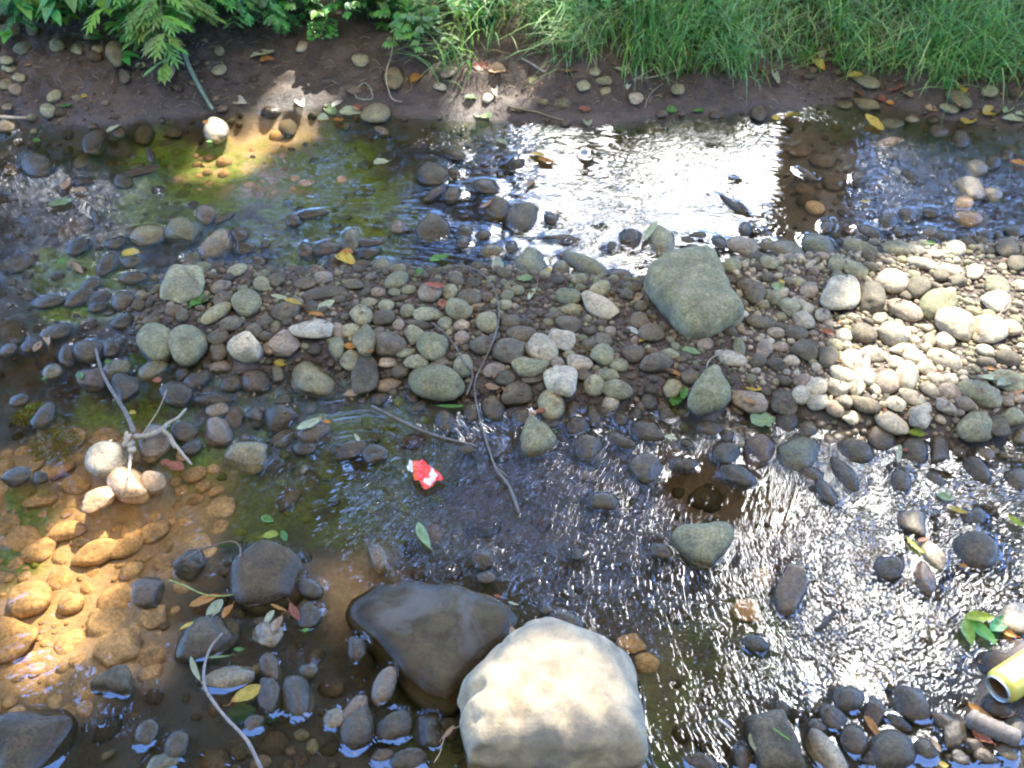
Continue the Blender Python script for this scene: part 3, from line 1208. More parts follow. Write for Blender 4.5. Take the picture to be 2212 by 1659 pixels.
survey = []
for t, txt in STONES.items():
    for line in txt.strip().splitlines():
        p = line.split(); x, y, rx, ry, an = map(float, p[:5]); px, py = tile(t, x, y)
        survey.append(dict(px=float(px), py=float(py), rx=rx * Z * 1.07, ry=ry * Z * 1.07, an=math.radians(an), tone=p[5], ang='a' in p[6:] or (int(x * 7 + y * 3) % 4 == 0), sub='u' in p[6:]))
survey.sort(key=lambda s: -s['rx'] * s['ry'])

def stone_frame(s):
    """centre, footprint matrix and half height of the stone whose outline in the photograph is this ellipse"""
    c = None; zc = 0.
    P = ground_at(s['px'], s['py'])
    for it in range(4):
        v = P - np.array([0, 0, CAMZ]); dist = np.linalg.norm(v); m = dist / math.hypot(F, math.hypot(s['px'] - W / 2, s['py'] - H / 2))
        az = math.atan2(v[0], v[1]); p = math.asin(-v[2] / dist)
        a, b = s['rx'] * m, s['ry'] * m; ca, sa = math.cos(s['an']), math.sin(s['an'])
        Q11 = a * a * ca * ca + b * b * sa * sa; Q22 = a * a * sa * sa + b * b * ca * ca; Q12 = -(a * a - b * b) * ca * sa
        c = min(.66 * math.sqrt(a * b), .75 * math.sqrt(Q22)); c = min(c, .72 * math.sqrt(Q22) / math.cos(p) * .8)
        if s['ang']: c *= .9
        F11 = Q11; F22 = (Q22 - (c * math.cos(p)) ** 2) / math.sin(p) ** 2; F12 = Q12 / math.sin(p)
        if F11 * F22 - F12 ** 2 < .1 * F11 * F22: F12 *= math.sqrt(.9 * F11 * F22) / abs(F12)
        g = H0(P[0], P[1])
        if s['sub']: zc = min(g + .35 * c, -.006 - c)
        elif g < -.004: zc = -.22 * c
        else: zc = g + .42 * c
        d = rays(s['px'], s['py']); P = np.array([0, 0, CAMZ]) + d * ((zc - CAMZ) / d[2])
    w, E = np.linalg.eigh(np.array([[F11, F12], [F12, F22]])); w = np.clip(w, 1e-6, None)
    R = np.array([[math.cos(az), math.sin(az)], [-math.sin(az), math.cos(az)]])   # local (right, away) axes to world
    E = R @ E
    if np.linalg.det(E) < 0: E[:, 0] *= -1
    return P, E, np.sqrt(w), c
def inst_stone(s, seed, sub):
    P, E, ax, c = stone_frame(s); V, Fc = ICO[sub]
    Qs = cobble_dirs(V, seed, s['ang']); Qs = Qs * np.array([ax[0], ax[1], c]); Qs[:, :2] = Qs[:, :2] @ E.T
    s.update(P=P, c=c, r=float(max(ax)), ax=ax, E=E); return Qs, Fc
def mound(s):
    g = H0(s['P'][0], s['P'][1]); MOUNDS.append((s['P'][0], s['P'][1], s['ax'], s['E'], min(s['P'][2] - .55 * s['c'], .03 if g < 0 else 9), g))
emergent = []; BKT0 = Field(lambda x, y: y - bank_y(x), .02)
N_SINGLE = 288
singles = survey[:N_SINGLE]; rest = survey[N_SINGLE:]
def tone_col(t, r):
    c, l, w = TONES[t]; v = r.uniform(.80, 1.22); h = r.uniform(-.05, .05); return (c[0] * v * (1 + h), c[1] * v, c[2] * v * (1 - h)), l
rs = random.Random(3)
LM = {}   # landmarks for the labels
named = []
for (t, pts, c, tone, kind, sharp, lab) in OUTLINES:
    px, py = tile(t, [p[0] for p in pts], [p[1] for p in pts]); g = ground_at(px.mean(), min(py.mean(), 1940)); 
    gz = g[2]; zc = {'boulder': gz + .5 * c, 'flat_stone': gz + .6 * c, 'stone': gz + .45 * c}[kind]
    if tone == 'D': zc = -.030
    elif gz < -.004 and kind != 'boulder': zc = -.1 * c + .002
    Q = plane_at(px, py, zc)[:, :2]; cen = (Q.max(0) + Q.min(0)) / 2
    dep = math.hypot(cen[1], CAMZ); pp = math.atan2(CAMZ - zc, cen[1])
    ry = (Q[:, 1].max() - Q[:, 1].min()) / 2 * math.sin(pp); k = math.sqrt(max(1 - (c * math.cos(pp) / ry) ** 2, .5)); Q = (Q - cen) * np.array([1, k])
    # radial outline, resampled and smoothed
    th = np.linspace(-math.pi, math.pi, 361)[:-1]; R = np.zeros(360)
    for i, a in enumerate(th):
        best = 0
        for j in range(len(Q)):
            p0, p1 = Q[j], Q[(j + 1) % len(Q)]; M2 = np.array([[math.cos(a), -(p1 - p0)[0]], [math.sin(a), -(p1 - p0)[1]]])
            try: sol = np.linalg.solve(M2, p0)
            except Exception: continue
            if sol[0] > 0 and -1e-6 <= sol[1] <= 1 + 1e-6: best = max(best, sol[0])
        R[i] = best
    ker = np.ones(7) / 7; R = np.convolve(np.concatenate([R[-10:], R, R[:10]]), ker, 'same')[10:-10]
    V, Fc = ICO[6 if kind == 'boulder' else 5]
    phi = np.arctan2(V[:, 1], V[:, 0]); lat = np.arcsin(np.clip(V[:, 2], -1, 1)); rr = np.interp(phi, th, R, period=2 * math.pi)
    cl_, sl_ = np.abs(np.cos(lat)) ** sharp, np.sign(np.sin(lat)) * np.abs(np.sin(lat)) ** (1.0 if kind != 'flat_stone' else .8)
    VV = np.stack([np.cos(phi) * rr * cl_, np.sin(phi) * rr * cl_, c * sl_], 1)
    Nn = VV / (np.linalg.norm(VV, axis=1, keepdims=True) + 1e-9); rrn = np.random.default_rng(len(named) + 5)
    kk = rrn.normal(size=(6, 3)) * (9 / R.mean() * .12); ph = rrn.uniform(0, 6.28, 6); amp = .022 * R.mean()
    VV = VV + Nn * (amp * np.sum(np.sin(VV @ kk.T * 1.0 + ph), 1))[:, None] * .55
    kk = rrn.normal(size=(7, 3)) * (60 if kind == 'boulder' else 90); ph = rrn.uniform(0, 6.28, 7)
    VV = VV + Nn * ((.0011 if kind == 'boulder' else .0006) * np.sum(np.sin(VV @ kk.T + ph), 1))[:, None]
    if tone == 'P':      # facets and the worn pits down its side
        u = VV[:, 0] / R.mean(); w_ = VV[:, 1] / R.mean()
        VV[:, 2] += c * (.22 * np.clip(1 - np.abs(u * .8 - w_ * .3), 0, 1) * np.clip(w_ + .6, 0, 1) - .14) * (V[:, 2] > 0) * V[:, 2]
        pit = np.clip(vnoise(VV[:, 0] * 40, VV[:, 1] * 40, 77) - .55, 0, 1) * sst(-.45, -.75, u) ; VV = VV - Nn * (pit * .03)[:, None]
    if kind == 'flat_stone' and tone == 'M': VV[:, 2] += .02 * VV[:, 1] - .05 * VV[:, 0]
    o = link(kind, np_mesh(kind, VV, Fc), M['smooth_stone' if tone == 'P' else 'wet_stone' if tone == 'D' else 'stone'], loc=(cen[0], cen[1], zc)); col, li = TONES[tone][:2]; o.color = (*col, 1 - li)
    tag(o, lab, {'boulder': 'boulder', 'flat_stone': 'flat stone', 'stone': 'stone'}[kind], 'individual stones of the stream')
    E = np.eye(2); ax = np.array([(Q[:, 0].max() - Q[:, 0].min()) / 2, (Q[:, 1].max() - Q[:, 1].min()) / 2])
    s = dict(P=np.array([cen[0], cen[1], zc]), c=c, ax=ax, E=E, r=float(max(ax)), px=px.mean(), py=py.mean(), outline=(th, R)); named.append(s); mound(s)
    if not (tone == 'D'): emergent.append(s)

for i, s in enumerate(singles):
    Qs, Fc = inst_stone(s, 100 + i, 4 if s['rx'] * s['ry'] > 900 else 3); col, li = tone_col(s['tone'], rs)
    o = link('stone', np_mesh('stone', Qs, Fc), M['stone'], loc=tuple(s['P'])); o.color = (*col, 1 - li * rs.uniform(.5, 1.1)); s['obj'] = o; mound(s)
    if BKT0(s['P'][0], s['P'][1]) > .05: c_ = o.color; o.color = (c_[0] * .62, c_[1] * .56, c_[2] * .50, c_[3])          # muddy bank stones
    if s['P'][2] - s['c'] < 0 < s['P'][2] + s['c']: emergent.append(s)
allstones = named + singles

# ---------------------------------------------------------------- small stones that nobody would count
def variants(k, sub, base):
    return [cobble_dirs(ICO[sub][0], base + i, i % 4 == 0) for i in range(k)]
def scatter_mesh(name, items, sub, base):
    """items: x y z a b c rot colour lichen"""
    vs = variants(14, sub, base); Fc = ICO[sub][1]; nv = len(ICO[sub][0]); A = np.array(items); n = len(A)
    idx = rng.integers(0, 14, n); B = np.array(vs)[idx]; B = B * A[:, None, 3:6]
    tl = rng.normal(0, .12, n)[:, None]; B[..., 2] = B[..., 2] + tl * B[..., 0]
    c, s_ = np.cos(A[:, 6])[:, None], np.sin(A[:, 6])[:, None]
    X = B[..., 0] * c - B[..., 1] * s_ + A[:, 0:1]; Y = B[..., 0] * s_ + B[..., 1] * c + A[:, 1:2]; Zz = B[..., 2] + A[:, 2:3]
    V = np.stack([X, Y, Zz], -1).reshape(-1, 3); FF = (Fc[None] + (np.arange(n) * nv)[:, None, None]).reshape(-1, 3)
    C = np.repeat(A[:, 7:11], nv, axis=0); return np_mesh(name, V, FF, True, C)
cell = .05; grid = {}
def put(x, y, r):
    grid.setdefault((int(x // cell), int(y // cell)), []).append((x, y, r))
def clash(x, y, r, k=.85):
    i, j = int(x // cell), int(y // cell)
    for a in (i - 1, i, i + 1):
        for b in (j - 1, j, j + 1):
            for (u, v, q) in grid.get((a, b), ()):
                if (u - x) ** 2 + (v - y) ** 2 < (k * (r + q)) ** 2: return True
    return False
big = np.array([[s['P'][0], s['P'][1], s['ax'][0], s['ax'][1], s['E'][0, 0], s['E'][1, 0], s['E'][0, 1], s['E'][1, 1]] for s in allstones])
def under_stone(x, y, r, k=.86):
    dx, dy = x - big[:, 0], y - big[:, 1]; u = (dx * big[:, 4] + dy * big[:, 5]) / (big[:, 2] * k + r * .6); v = (dx * big[:, 6] + dy * big[:, 7]) / (big[:, 3] * k + r * .6)
    return bool(((u * u + v * v) < 1).any())
def pick(pal):
    t = rs.choice(pal); c, l = tone_col(t, rs); return [*c, 1 - l * rs.uniform(.3, 1)]
def visible(x, y, m=120):
    q = project((x, y, 0.)); return -m < q[0] < W + m and -m < q[1] < H + m
def scatter(n, r0, r1, cond, pal, embed=.35, k=.85, tries=14, flat=.6):
    out = []
    for _ in range(n * tries):
        if len(out) >= n: break
        x, y = rs.uniform(-2.1, 2.3), rs.uniform(.55, 3.9)
        w = cond(x, y)
        if w <= 0 or rs.random() > w: continue
        r = r0 * (r1 / r0) ** (rs.random() ** 1.6)
        if clash(x, y, r, k) or under_stone(x, y, r): continue
        put(x, y, r); asp = rs.uniform(.66, 1.); c = r * rs.uniform(flat - .12, flat + .14)
        out.append([x, y, c * embed, r, r * asp, c, rs.uniform(0, 6.28), *(pal(x, y) if callable(pal) else pick(pal))])
    XY = np.array([[o[0], o[1]] for o in out]); g = height(XY[:, 0], XY[:, 1])
    for o, gz in zip(out, g): o[2] += float(gz)
    return out
def height(x, y):
    x = np.atleast_1d(np.asarray(x, float)); y = np.atleast_1d(np.asarray(y, float)); z = height0(x, y)
    for (mx, my, ax, E, top, g) in MOUNDS:
        dx, dy = np.asarray(x) - mx, np.asarray(y) - my; r = math.hypot(*ax) + .1
        near = np.where((np.abs(dx) < r) & (np.abs(dy) < r))
        if not len(near[0]): continue
        dx, dy = dx[near], dy[near]; zn = z[near]
        u = (dx * E[0, 0] + dy * E[1, 0]) / (ax[0] * .95); v = (dx * E[0, 1] + dy * E[1, 1]) / (ax[1] * .95)
        w = sst(1.25, .75, np.sqrt(u * u + v * v)); z[near] = zn * (1 - w) + (np.maximum(zn, top) if top > g else np.minimum(zn, top)) * w
    return z
def on_bar(x, y):
    return 1. if BARD(x, y) > -.03 else 0.
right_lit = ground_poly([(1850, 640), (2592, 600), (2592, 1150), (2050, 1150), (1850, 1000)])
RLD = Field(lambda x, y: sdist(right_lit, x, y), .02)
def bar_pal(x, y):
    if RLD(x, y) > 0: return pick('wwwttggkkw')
    c_ = pick('gkkkkkkktbbmg'); return [c_[0] * .86, c_[1] * .86, c_[2] * .86, c_[3]]  # wet gravel tones, darkened further to paint shade into the gaps
for s in allstones: 
    pass
VV_, FF_, CC_ = [], [], []; nn_ = 0
for i, s in enumerate(rest):
    Qs, Fc = inst_stone(s, 900 + i, 3); mound(s); col, li = tone_col(s['tone'], rs)
    VV_.append(Qs + s['P']); FF_.append(Fc + nn_); nn_ += len(Qs); CC_.append(np.tile([*col, 1 - li], (len(Qs), 1))); put(s['P'][0], s['P'][1], s['r'] * .85)
    if s['P'][2] - s['c'] < 0 < s['P'][2] + s['c']: emergent.append(s)
tag(link('small_stones', np_mesh('small_stones', np.concatenate(VV_), np.concatenate(FF_), True, np.concatenate(CC_)), M['pebble']),
    'smaller rounded stones lying between the larger ones of the stream', None, None, 'stuff')
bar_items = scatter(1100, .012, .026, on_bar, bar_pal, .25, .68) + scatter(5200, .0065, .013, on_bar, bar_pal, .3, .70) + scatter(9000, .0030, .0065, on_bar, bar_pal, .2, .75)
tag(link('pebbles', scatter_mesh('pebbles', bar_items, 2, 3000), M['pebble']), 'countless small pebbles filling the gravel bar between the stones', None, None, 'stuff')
def on_bed(x, y):
    if BARD(x, y) > -.02 or BKT(x, y) > -.03: return 0
    g = H0(x, y); return .9 if g > -.04 else .5
BKT = Field(lambda x, y: y - bank_y(x), .02)
SILT_POOL = ground_poly([(-60, 1120), (150, 1060), (330, 1050), (560, 1180), (520, 1400), (430, 1500), (380, 1680), (180, 1760), (-60, 1760)])
SILT2 = ground_poly([(1990, 300), (2230, 330), (2160, 460), (2130, 640), (1960, 640), (1990, 480)])
SILT3 = ground_poly([(1700, 1130), (1900, 1150), (2050, 1250), (2000, 1330), (1760, 1330), (1680, 1240)])
SILT4 = ground_poly([(480, 350), (640, 285), (800, 300), (700, 390), (900, 400), (760, 460), (560, 470), (450, 420)])
SILT5 = ground_poly([(800, 1400), (930, 1380), (1000, 1500), (860, 1560), (780, 1500)])
SILT6 = ground_poly([(1560, 1620), (1700, 1580), (1750, 1700), (1680, 1800), (1560, 1780)])
SILD = Field(lambda x, y: sdist(SILT_POOL, x, y), .02)
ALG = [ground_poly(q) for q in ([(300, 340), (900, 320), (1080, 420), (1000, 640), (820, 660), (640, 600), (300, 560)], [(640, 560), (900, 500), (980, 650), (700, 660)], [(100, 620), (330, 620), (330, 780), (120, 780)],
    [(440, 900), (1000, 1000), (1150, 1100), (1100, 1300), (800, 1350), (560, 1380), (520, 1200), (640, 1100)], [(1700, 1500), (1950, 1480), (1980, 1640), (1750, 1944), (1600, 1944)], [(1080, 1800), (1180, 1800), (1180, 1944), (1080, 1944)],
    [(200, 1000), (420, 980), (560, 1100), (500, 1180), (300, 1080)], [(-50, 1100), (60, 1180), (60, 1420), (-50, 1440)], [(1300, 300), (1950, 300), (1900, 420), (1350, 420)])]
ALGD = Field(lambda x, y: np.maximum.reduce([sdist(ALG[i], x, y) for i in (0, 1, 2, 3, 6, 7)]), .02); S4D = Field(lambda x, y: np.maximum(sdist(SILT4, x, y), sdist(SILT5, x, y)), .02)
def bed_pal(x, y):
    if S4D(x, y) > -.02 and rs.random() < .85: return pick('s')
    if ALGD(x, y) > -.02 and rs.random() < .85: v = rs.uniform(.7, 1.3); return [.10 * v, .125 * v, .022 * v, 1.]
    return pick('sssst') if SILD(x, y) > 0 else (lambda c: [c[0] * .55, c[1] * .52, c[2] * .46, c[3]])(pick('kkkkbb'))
grid.clear()
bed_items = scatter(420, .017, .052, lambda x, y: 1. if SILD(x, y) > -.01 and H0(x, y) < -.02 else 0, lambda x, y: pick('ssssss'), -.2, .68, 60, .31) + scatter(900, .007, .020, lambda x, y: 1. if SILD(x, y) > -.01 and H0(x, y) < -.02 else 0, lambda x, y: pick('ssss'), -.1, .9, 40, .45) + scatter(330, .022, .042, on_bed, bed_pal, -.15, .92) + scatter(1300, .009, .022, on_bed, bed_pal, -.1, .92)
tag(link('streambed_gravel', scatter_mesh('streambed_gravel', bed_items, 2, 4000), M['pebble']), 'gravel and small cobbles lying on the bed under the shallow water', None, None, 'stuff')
def shallow_edge(x, y):
    return 1. if -.034 < H0(x, y) < 0.004 and BKT(x, y) < 0 else 0
edge_items = scatter(330, .010, .024, shallow_edge, lambda x, y: pick('kkkbg'), .5, .8)
tag(link('waterline_gravel', scatter_mesh('waterline_gravel', edge_items, 3, 5000), M['pebble']), 'wet dark gravel breaking the water surface along the gravel bar', None, None, 'stuff')
def on_bank(x, y):
    t = BKT(x, y)
    if t < -.02 or t > .6: return 0
    return 1. if x < -.95 or (x > .95 and t < .25) else .05
mud_ = lambda c: [c[0] * .6, c[1] * .54, c[2] * .48, c[3]]
bank_items = scatter(150, .010, .030, on_bank, lambda x, y: mud_(pick('kkkgt')), .0, .9) + scatter(900, .003, .009, on_bank, lambda x, y: mud_(pick('gktkk')), .1, .9)
tag(link('bank_pebbles', scatter_mesh('bank_pebbles', bank_items, 2, 6000), M['pebble']), 'pebbles pressed into the dark mud of the far bank', None, None, 'stuff')

# ---------------------------------------------------------------- ground sheet
def axis(lo, hi, step, far, grow=1.22):
    a = list(np.arange(lo, hi + 1e-6, step)); d = step; x = a[-1]; out = []
    while x < far: d *= grow; x += d; out.append(x)
    d = step; x = lo; lowp = []
    while x > -far: d *= grow; x -= d; lowp.append(x)
    return np.array(lowp[::-1] + a + out)
def sheet(gx, gy):
    X, Y = np.meshgrid(gx, gy); nx, ny = len(gx), len(gy); i = np.arange(nx * ny).reshape(ny, nx)
    return X.ravel(), Y.ravel(), np.stack([i[:-1, :-1].ravel(), i[:-1, 1:].ravel(), i[1:, 1:].ravel(), i[1:, :-1].ravel()], 1)
gx, gy, gq = sheet(axis(-2.3, 2.6, .011, 250), axis(.45, 4.9, .011, 250))
gz = height(gx, gy)
def mask(polys, x, y, soft=.07, amp=.10):
    m = np.zeros(x.shape)
    near = (np.abs(x) < 4) & (y > 0) & (y < 6); xs, ys = x[near], y[near]; v = np.zeros(xs.shape)
    for q in polys: v = np.maximum(v, sst(-soft, soft, sdist(q, xs, ys) + amp * (fbm(xs * 8, ys * 8, 41) - .5)))
    m[near] = v; return m
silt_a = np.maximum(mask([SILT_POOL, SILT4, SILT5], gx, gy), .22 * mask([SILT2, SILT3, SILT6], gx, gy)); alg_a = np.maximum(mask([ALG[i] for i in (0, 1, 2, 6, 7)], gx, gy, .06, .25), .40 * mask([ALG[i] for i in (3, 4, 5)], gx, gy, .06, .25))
tt = gy - bank_y(gx); turf = sst(.30, .62, tt + .25 * (fbm(gx * 6, gy * 6, 51) - .5)); turf = np.where(gy < 0, sst(.2, .6, -gy), turf)
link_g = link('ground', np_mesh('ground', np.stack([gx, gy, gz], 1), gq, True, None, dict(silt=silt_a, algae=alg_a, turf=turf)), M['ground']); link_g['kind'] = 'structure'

# ---------------------------------------------------------------- water sheet
wx, wy, wq = sheet(axis(-2.2, 2.5, .007, 240, 1.3), np.concatenate([np.arange(-.5, .6, .05), np.arange(.6, 3.4, .007), np.arange(3.4, 4.0, .05)]))
wz = np.zeros(wx.shape); bed = height(wx, wy)
RIFF = [ground_poly(q) for q in ([(560, 1180), (1000, 1080), (1300, 1050), (2592, 1130), (3000, 1200), (3000, 1700), (2400, 1700), (2000, 1650), (1800, 1944), (1400, 1944), (1500, 1600), (1200, 1480), (760, 1440)],
    [(900, 330), (1960, 290), (2000, 640), (1100, 640), (900, 480)], [(2160, 340), (2592, 340), (3200, 350), (3200, 600), (2150, 600)], [(850, 1300), (1500, 1200), (1750, 1500), (1450, 1640), (1150, 1440)])]
rip = .22 + .55 * mask(RIFF, wx, wy, .10, .12); w2_ = sst(1.75, 2.15, wy); rip = rip * (1 - w2_) + (np.minimum(rip, .45) + .1) * w2_; calm = mask([SILT2, SILT3], wx, wy, .04, .03); rip = rip * (1 - .85 * calm)
calm = mask([ground_poly([(-60, 1120), (200, 1080), (540, 1200), (480, 1450), (430, 1900), (-60, 1900)])], wx, wy, .08, .05); rip = rip * (1 - .55 * calm)
calm = mask([ground_poly([(1480, 1090), (1900, 1110), (1960, 1300), (1950, 1500), (1940, 1640), (1800, 2000), (1400, 2000), (1500, 1620), (1560, 1400)])], wx, wy, .10, .10); rip = rip * (1 - .58 * calm)
flow = .5 * np.pi * (fbm(wx * 1.1, wy * 1.1, 61, 2) - .5) + .35 + 1.15 * np.exp(-((wx + .1) ** 2) / .5) * (1 - sst(1.5, 2.1, wy))
for s in emergent:   # the skin of the water climbs a little where a stone comes through it
    h = s['P'][2]; k = 1 - (h / s['c']) ** 2
    if k <= .02: continue
    dx, dy = wx - s['P'][0], wy - s['P'][1]; R = s['r'] * 1.3 + .03; m = np.where((np.abs(dx) < R) & (np.abs(dy) < R))[0]
    if not len(m): continue
    dx, dy = dx[m], dy[m]
    if 'outline' in s:
        rr = np.interp(np.arctan2(dy, dx), s['outline'][0], s['outline'][1], period=2 * math.pi); q = np.hypot(dx, dy) / rr; d = (np.hypot(dx, dy) - rr * .98)
    else:
        E = s['E']; kk = math.sqrt(k) * .97; u = (dx * E[0, 0] + dy * E[1, 0]) / (s['ax'][0] * kk); v = (dx * E[0, 1] + dy * E[1, 1]) / (s['ax'][1] * kk); q = np.hypot(u, v); d = (q - 1) * np.hypot(dx, dy) / np.maximum(q, .2)
    wz[m] = np.maximum(wz[m], .0020 * np.exp(-np.clip(d, 0, 1) / .0045))
    if rip[m[len(m) // 2]] > .4: wz[m] += .0012 * np.sin(np.clip(d, 0, 1) / .007) * np.exp(-np.clip(d, 0, 1) / .02) * (d > 0)
dep = np.clip(wz - bed, 0, .3)
keep = (bed < .05)[wq].any(1); wq = wq[keep]
w_o = link('water', np_mesh('water', np.stack([wx, wy, wz], 1), wq, True, None, dict(depth=dep, ripple=rip, flow=flow)), M['water']); w_o['kind'] = 'structure'

# ---------------------------------------------------------------- lay things on the surface
_stone_tops = [(s['P'], s['c'], s['ax'], s['E']) for s in allstones + rest]
SURF = Field(lambda x, y: np.maximum(height(x.ravel(), y.ravel()).reshape(x.shape), .001), .004)
for P_, c_, ax_, E_ in _stone_tops:
    R_ = max(ax_) * 1.02; i0, i1 = np.searchsorted(SURF.x, [P_[0] - R_, P_[0] + R_]); j0, j1 = np.searchsorted(SURF.y, [P_[1] - R_, P_[1] + R_])
    if i1 <= i0 or j1 <= j0: continue
    X_, Y_ = np.meshgrid(SURF.x[i0:i1] - P_[0], SURF.y[j0:j1] - P_[1]); u_ = (X_ * E_[0, 0] + Y_ * E_[1, 0]) / ax_[0]; v_ = (X_ * E_[0, 1] + Y_ * E_[1, 1]) / ax_[1]; q_ = u_ * u_ + v_ * v_
    z_ = np.where(q_ < 1, P_[2] + c_ * np.sqrt(np.clip(1 - q_, 0, 1)) * (.93 if max(ax_) < .09 else .97), -9); SURF.A[j0:j1, i0:i1] = np.maximum(SURF.A[j0:j1, i0:i1], z_)
def surface_z(x, y): return SURF(x, y)
def lay(px, py, up=.004):
    """the first surface met along the view through a point of the photograph: stone, water or ground"""
    d = rays(px, py); o = np.array([0, 0, CAMZ]); t = (.35 - CAMZ) / d[2] if d[2] < -.01 else 1; t = min(t, 3.5)
    tm = 9.
    while t < tm:
        p = o + d * t
        if p[2] - up <= 0.16:
            if p[2] <= surface_z(p[0], p[1]) + up: return p
            t += .004
        else:
            if p[2] <= H0(p[0], p[1]) + up: return p
            t += .012
    return ground_at(px, py, up)

LCOL = {'y': (.62, .47, .09), 'o': (.55, .26, .06), 'r': (.36, .12, .065), 't': (.45, .31, .19), 'p': (.47, .53, .36), 'w': (.66, .63, .55), 'g': (.10, .27, .05), 'G': (.30, .44, .22), 'Y': (.42, .52, .06), 'D': (.05, .12, .04)}
LNAME = {'y': 'yellow', 'o': 'orange', 'r': 'rusty red', 't': 'tan', 'p': 'pale grey green', 'w': 'whitish', 'g': 'green', 'G': 'pale green', 'Y': 'yellow green', 'D': 'dark sunken'}
def leaf_mesh(length, width, curl, seed, two=None, lobes=0):
    r = np.random.default_rng(seed); nu, nv = 15, 6; u = np.linspace(0, 1, nu); v = np.linspace(-1, 1, nv + 1)
    U, Vv = np.meshgrid(u, v, indexing='ij'); wprof = np.sin(np.pi * np.clip(U, 0, 1) ** .82) ** .85
    if lobes: wprof = wprof * (1 + .42 * np.abs(np.sin(U * np.pi * lobes)) - .2)
    wprof = wprof * (1 + .05 * np.sin(U * 40 + r.uniform(0, 6)))
    X = (U - .5) * length; Y = Vv * wprof * width / 2 + .04 * length * np.sin(U * 3 + r.uniform(0, 6))
    Zc = curl * length * ((2 * U - 1) ** 2 * r.uniform(.3, 1) - .2) + .30 * width * np.abs(Vv) ** 1.4 * wprof * r.uniform(.35, 1.1) + .03 * width * np.sin(U * 17 + Vv * 3 + r.uniform(0, 6))
    V = np.stack([X, Y, Zc], -1).reshape(-1, 3); i = np.arange(nu * (nv + 1)).reshape(nu, nv + 1)
    q = np.stack([i[:-1, :-1].ravel(), i[:-1, 1:].ravel(), i[1:, 1:].ravel(), i[1:, :-1].ravel()], 1)
    C = np.ones((len(V), 3)); mid = np.abs(Vv).ravel() < .01; C[mid] = (1.2, 1.15, 1.0)
    tip = sst(.72, 1., U).ravel()[:, None] if two else np.zeros((len(V), 1)); C = C * (1 - tip) + C * np.array([.9, .55, .35]) * tip
    return V, q, C
leaves = []
for t, txt in LEAVES.items():
    for line in txt.strip().splitlines():
        p = line.split(); x, y, l, w, an = map(float, p[:5]); px, py = tile(t, x, y); leaves.append([float(px), float(py), l * Z, w * Z, math.radians(an), p[5]])
leaf_objs = []
for i, (px, py, l, w, an, tone) in enumerate(leaves):
    P = lay(px, py, .005); rt = random.Random(i * 7 + 1)
    if tone == 'D': P = plane_at(px, py, -.012)
    e = l * .9; a0 = plane_at(px - math.cos(an) * e, py - math.sin(an) * e, P[2]); a1 = plane_at(px + math.cos(an) * e, py + math.sin(an) * e, P[2])
    b0 = plane_at(px + math.sin(an) * w, py - math.cos(an) * w, P[2]); b1 = plane_at(px - math.sin(an) * w, py + math.cos(an) * w, P[2])
    ln = float(np.linalg.norm(a1 - a0)) * 1.08; wd_ = float(np.linalg.norm(b1 - b0)) * .95; wd_ = min(wd_, ln * .75); ln = min(ln, .13)
    V, q, C = leaf_mesh(ln, wd_, rt.uniform(.02, .16), i, two=tone in 'ypYo' and rt.random() < .6, lobes=3 if tone in 'G' and w > 16 or (tone == 'g' and w > 12 and l > 20) else 0)
    mb = MB(); mb.add(V, q, C)
    if rt.random() < .6: add_tube(mb, [(ln * .48, 0, .0), (ln * .58, .002, .002), (ln * .72, rt.uniform(-.006, .006), .001)], [.0011, .0009, .0006], 5, (.7, .5, .3))
    name = 'fallen_leaf'; o = mb.build(name, M['leaf']); d = a1 - a0; o.location = tuple(P + np.array([0, 0, .001]))
    o.rotation_euler = (rt.uniform(-.22, .22) + (.25 if P[1] > 3 else 0), rt.uniform(-.15, .15), math.atan2(d[1], d[0]) + (math.pi if rt.random() < .5 else 0))
    c = LCOL[tone]; k = rt.uniform(.68, .98); o.color = (c[0] * k, c[1] * k, c[2] * k, 1); leaf_objs.append((o, px, py, tone, ln, P))

# ---------------------------------------------------------------- twigs, roots and driftwood
def pxpath(t, pts, up=.006, k=5, lift=None):
    out = []
    for i, p in enumerate(pts):
        x, y = tile(t, p[0], p[1]); P = lay(float(x), float(y), up)
        if lift: P = P + np.array([0, 0, lift * math.sin(math.pi * i / (len(pts) - 1))])
        out.append(P)
    return smooth_path(out, k)
def rad(path, a, b, kn=0, seed=0):
    n = len(path); r = np.linspace(a, b, n); 
    if kn: rr = np.random.default_rng(seed); r = r * (1 + kn * rr.random(n) * (rr.random(n) > .6))
    return r
TW = []
def twig(name, label, cat, t, pts, a, b, col, up=.006, kn=.25, side=None, group=None, lift=None):
    P = pxpath(t, pts, up, 6, lift); mb = MB(); add_tube(mb, P, rad(P, a, b, kn, len(TW)), 8, col)
    for (sp, sa, sb) in (side or []): Q = pxpath(t, sp, up + .002, 5); add_tube(mb, Q, rad(Q, sa, sb, kn, 3), 7, col)
    o = mb.build(name, M['wood']); tag(o, label, cat, group); TW.append(o); return o
GREY = (.155, .14, .115); BRN = (.15, .105, .07); PALE = (.36, .30, .215)
twig('twig', 'long thin grey twig bending across the gravel bar down into the riffle', 'twig', 4, [(700, 60), (830, 72), (930, 130), (990, 215), (1020, 330), (1018, 430), (980, 560), (925, 680), (870, 800), (866, 900), (900, 1060), (950, 1230), (1000, 1370), (1080, 1480), (1120, 1570), (1150, 1660)], .0013, .0025, GREY, .012, .35, [([(1005, 1372), (1080, 1430)], .002, .0012)])
twig('twig', 'thin forked grey twig beside the upper part of the long bent twig', 'twig', 4, [(585, 430), (680, 510), (740, 590), (800, 690), (850, 770), (812, 900)], .0014, .0026, GREY, .010)
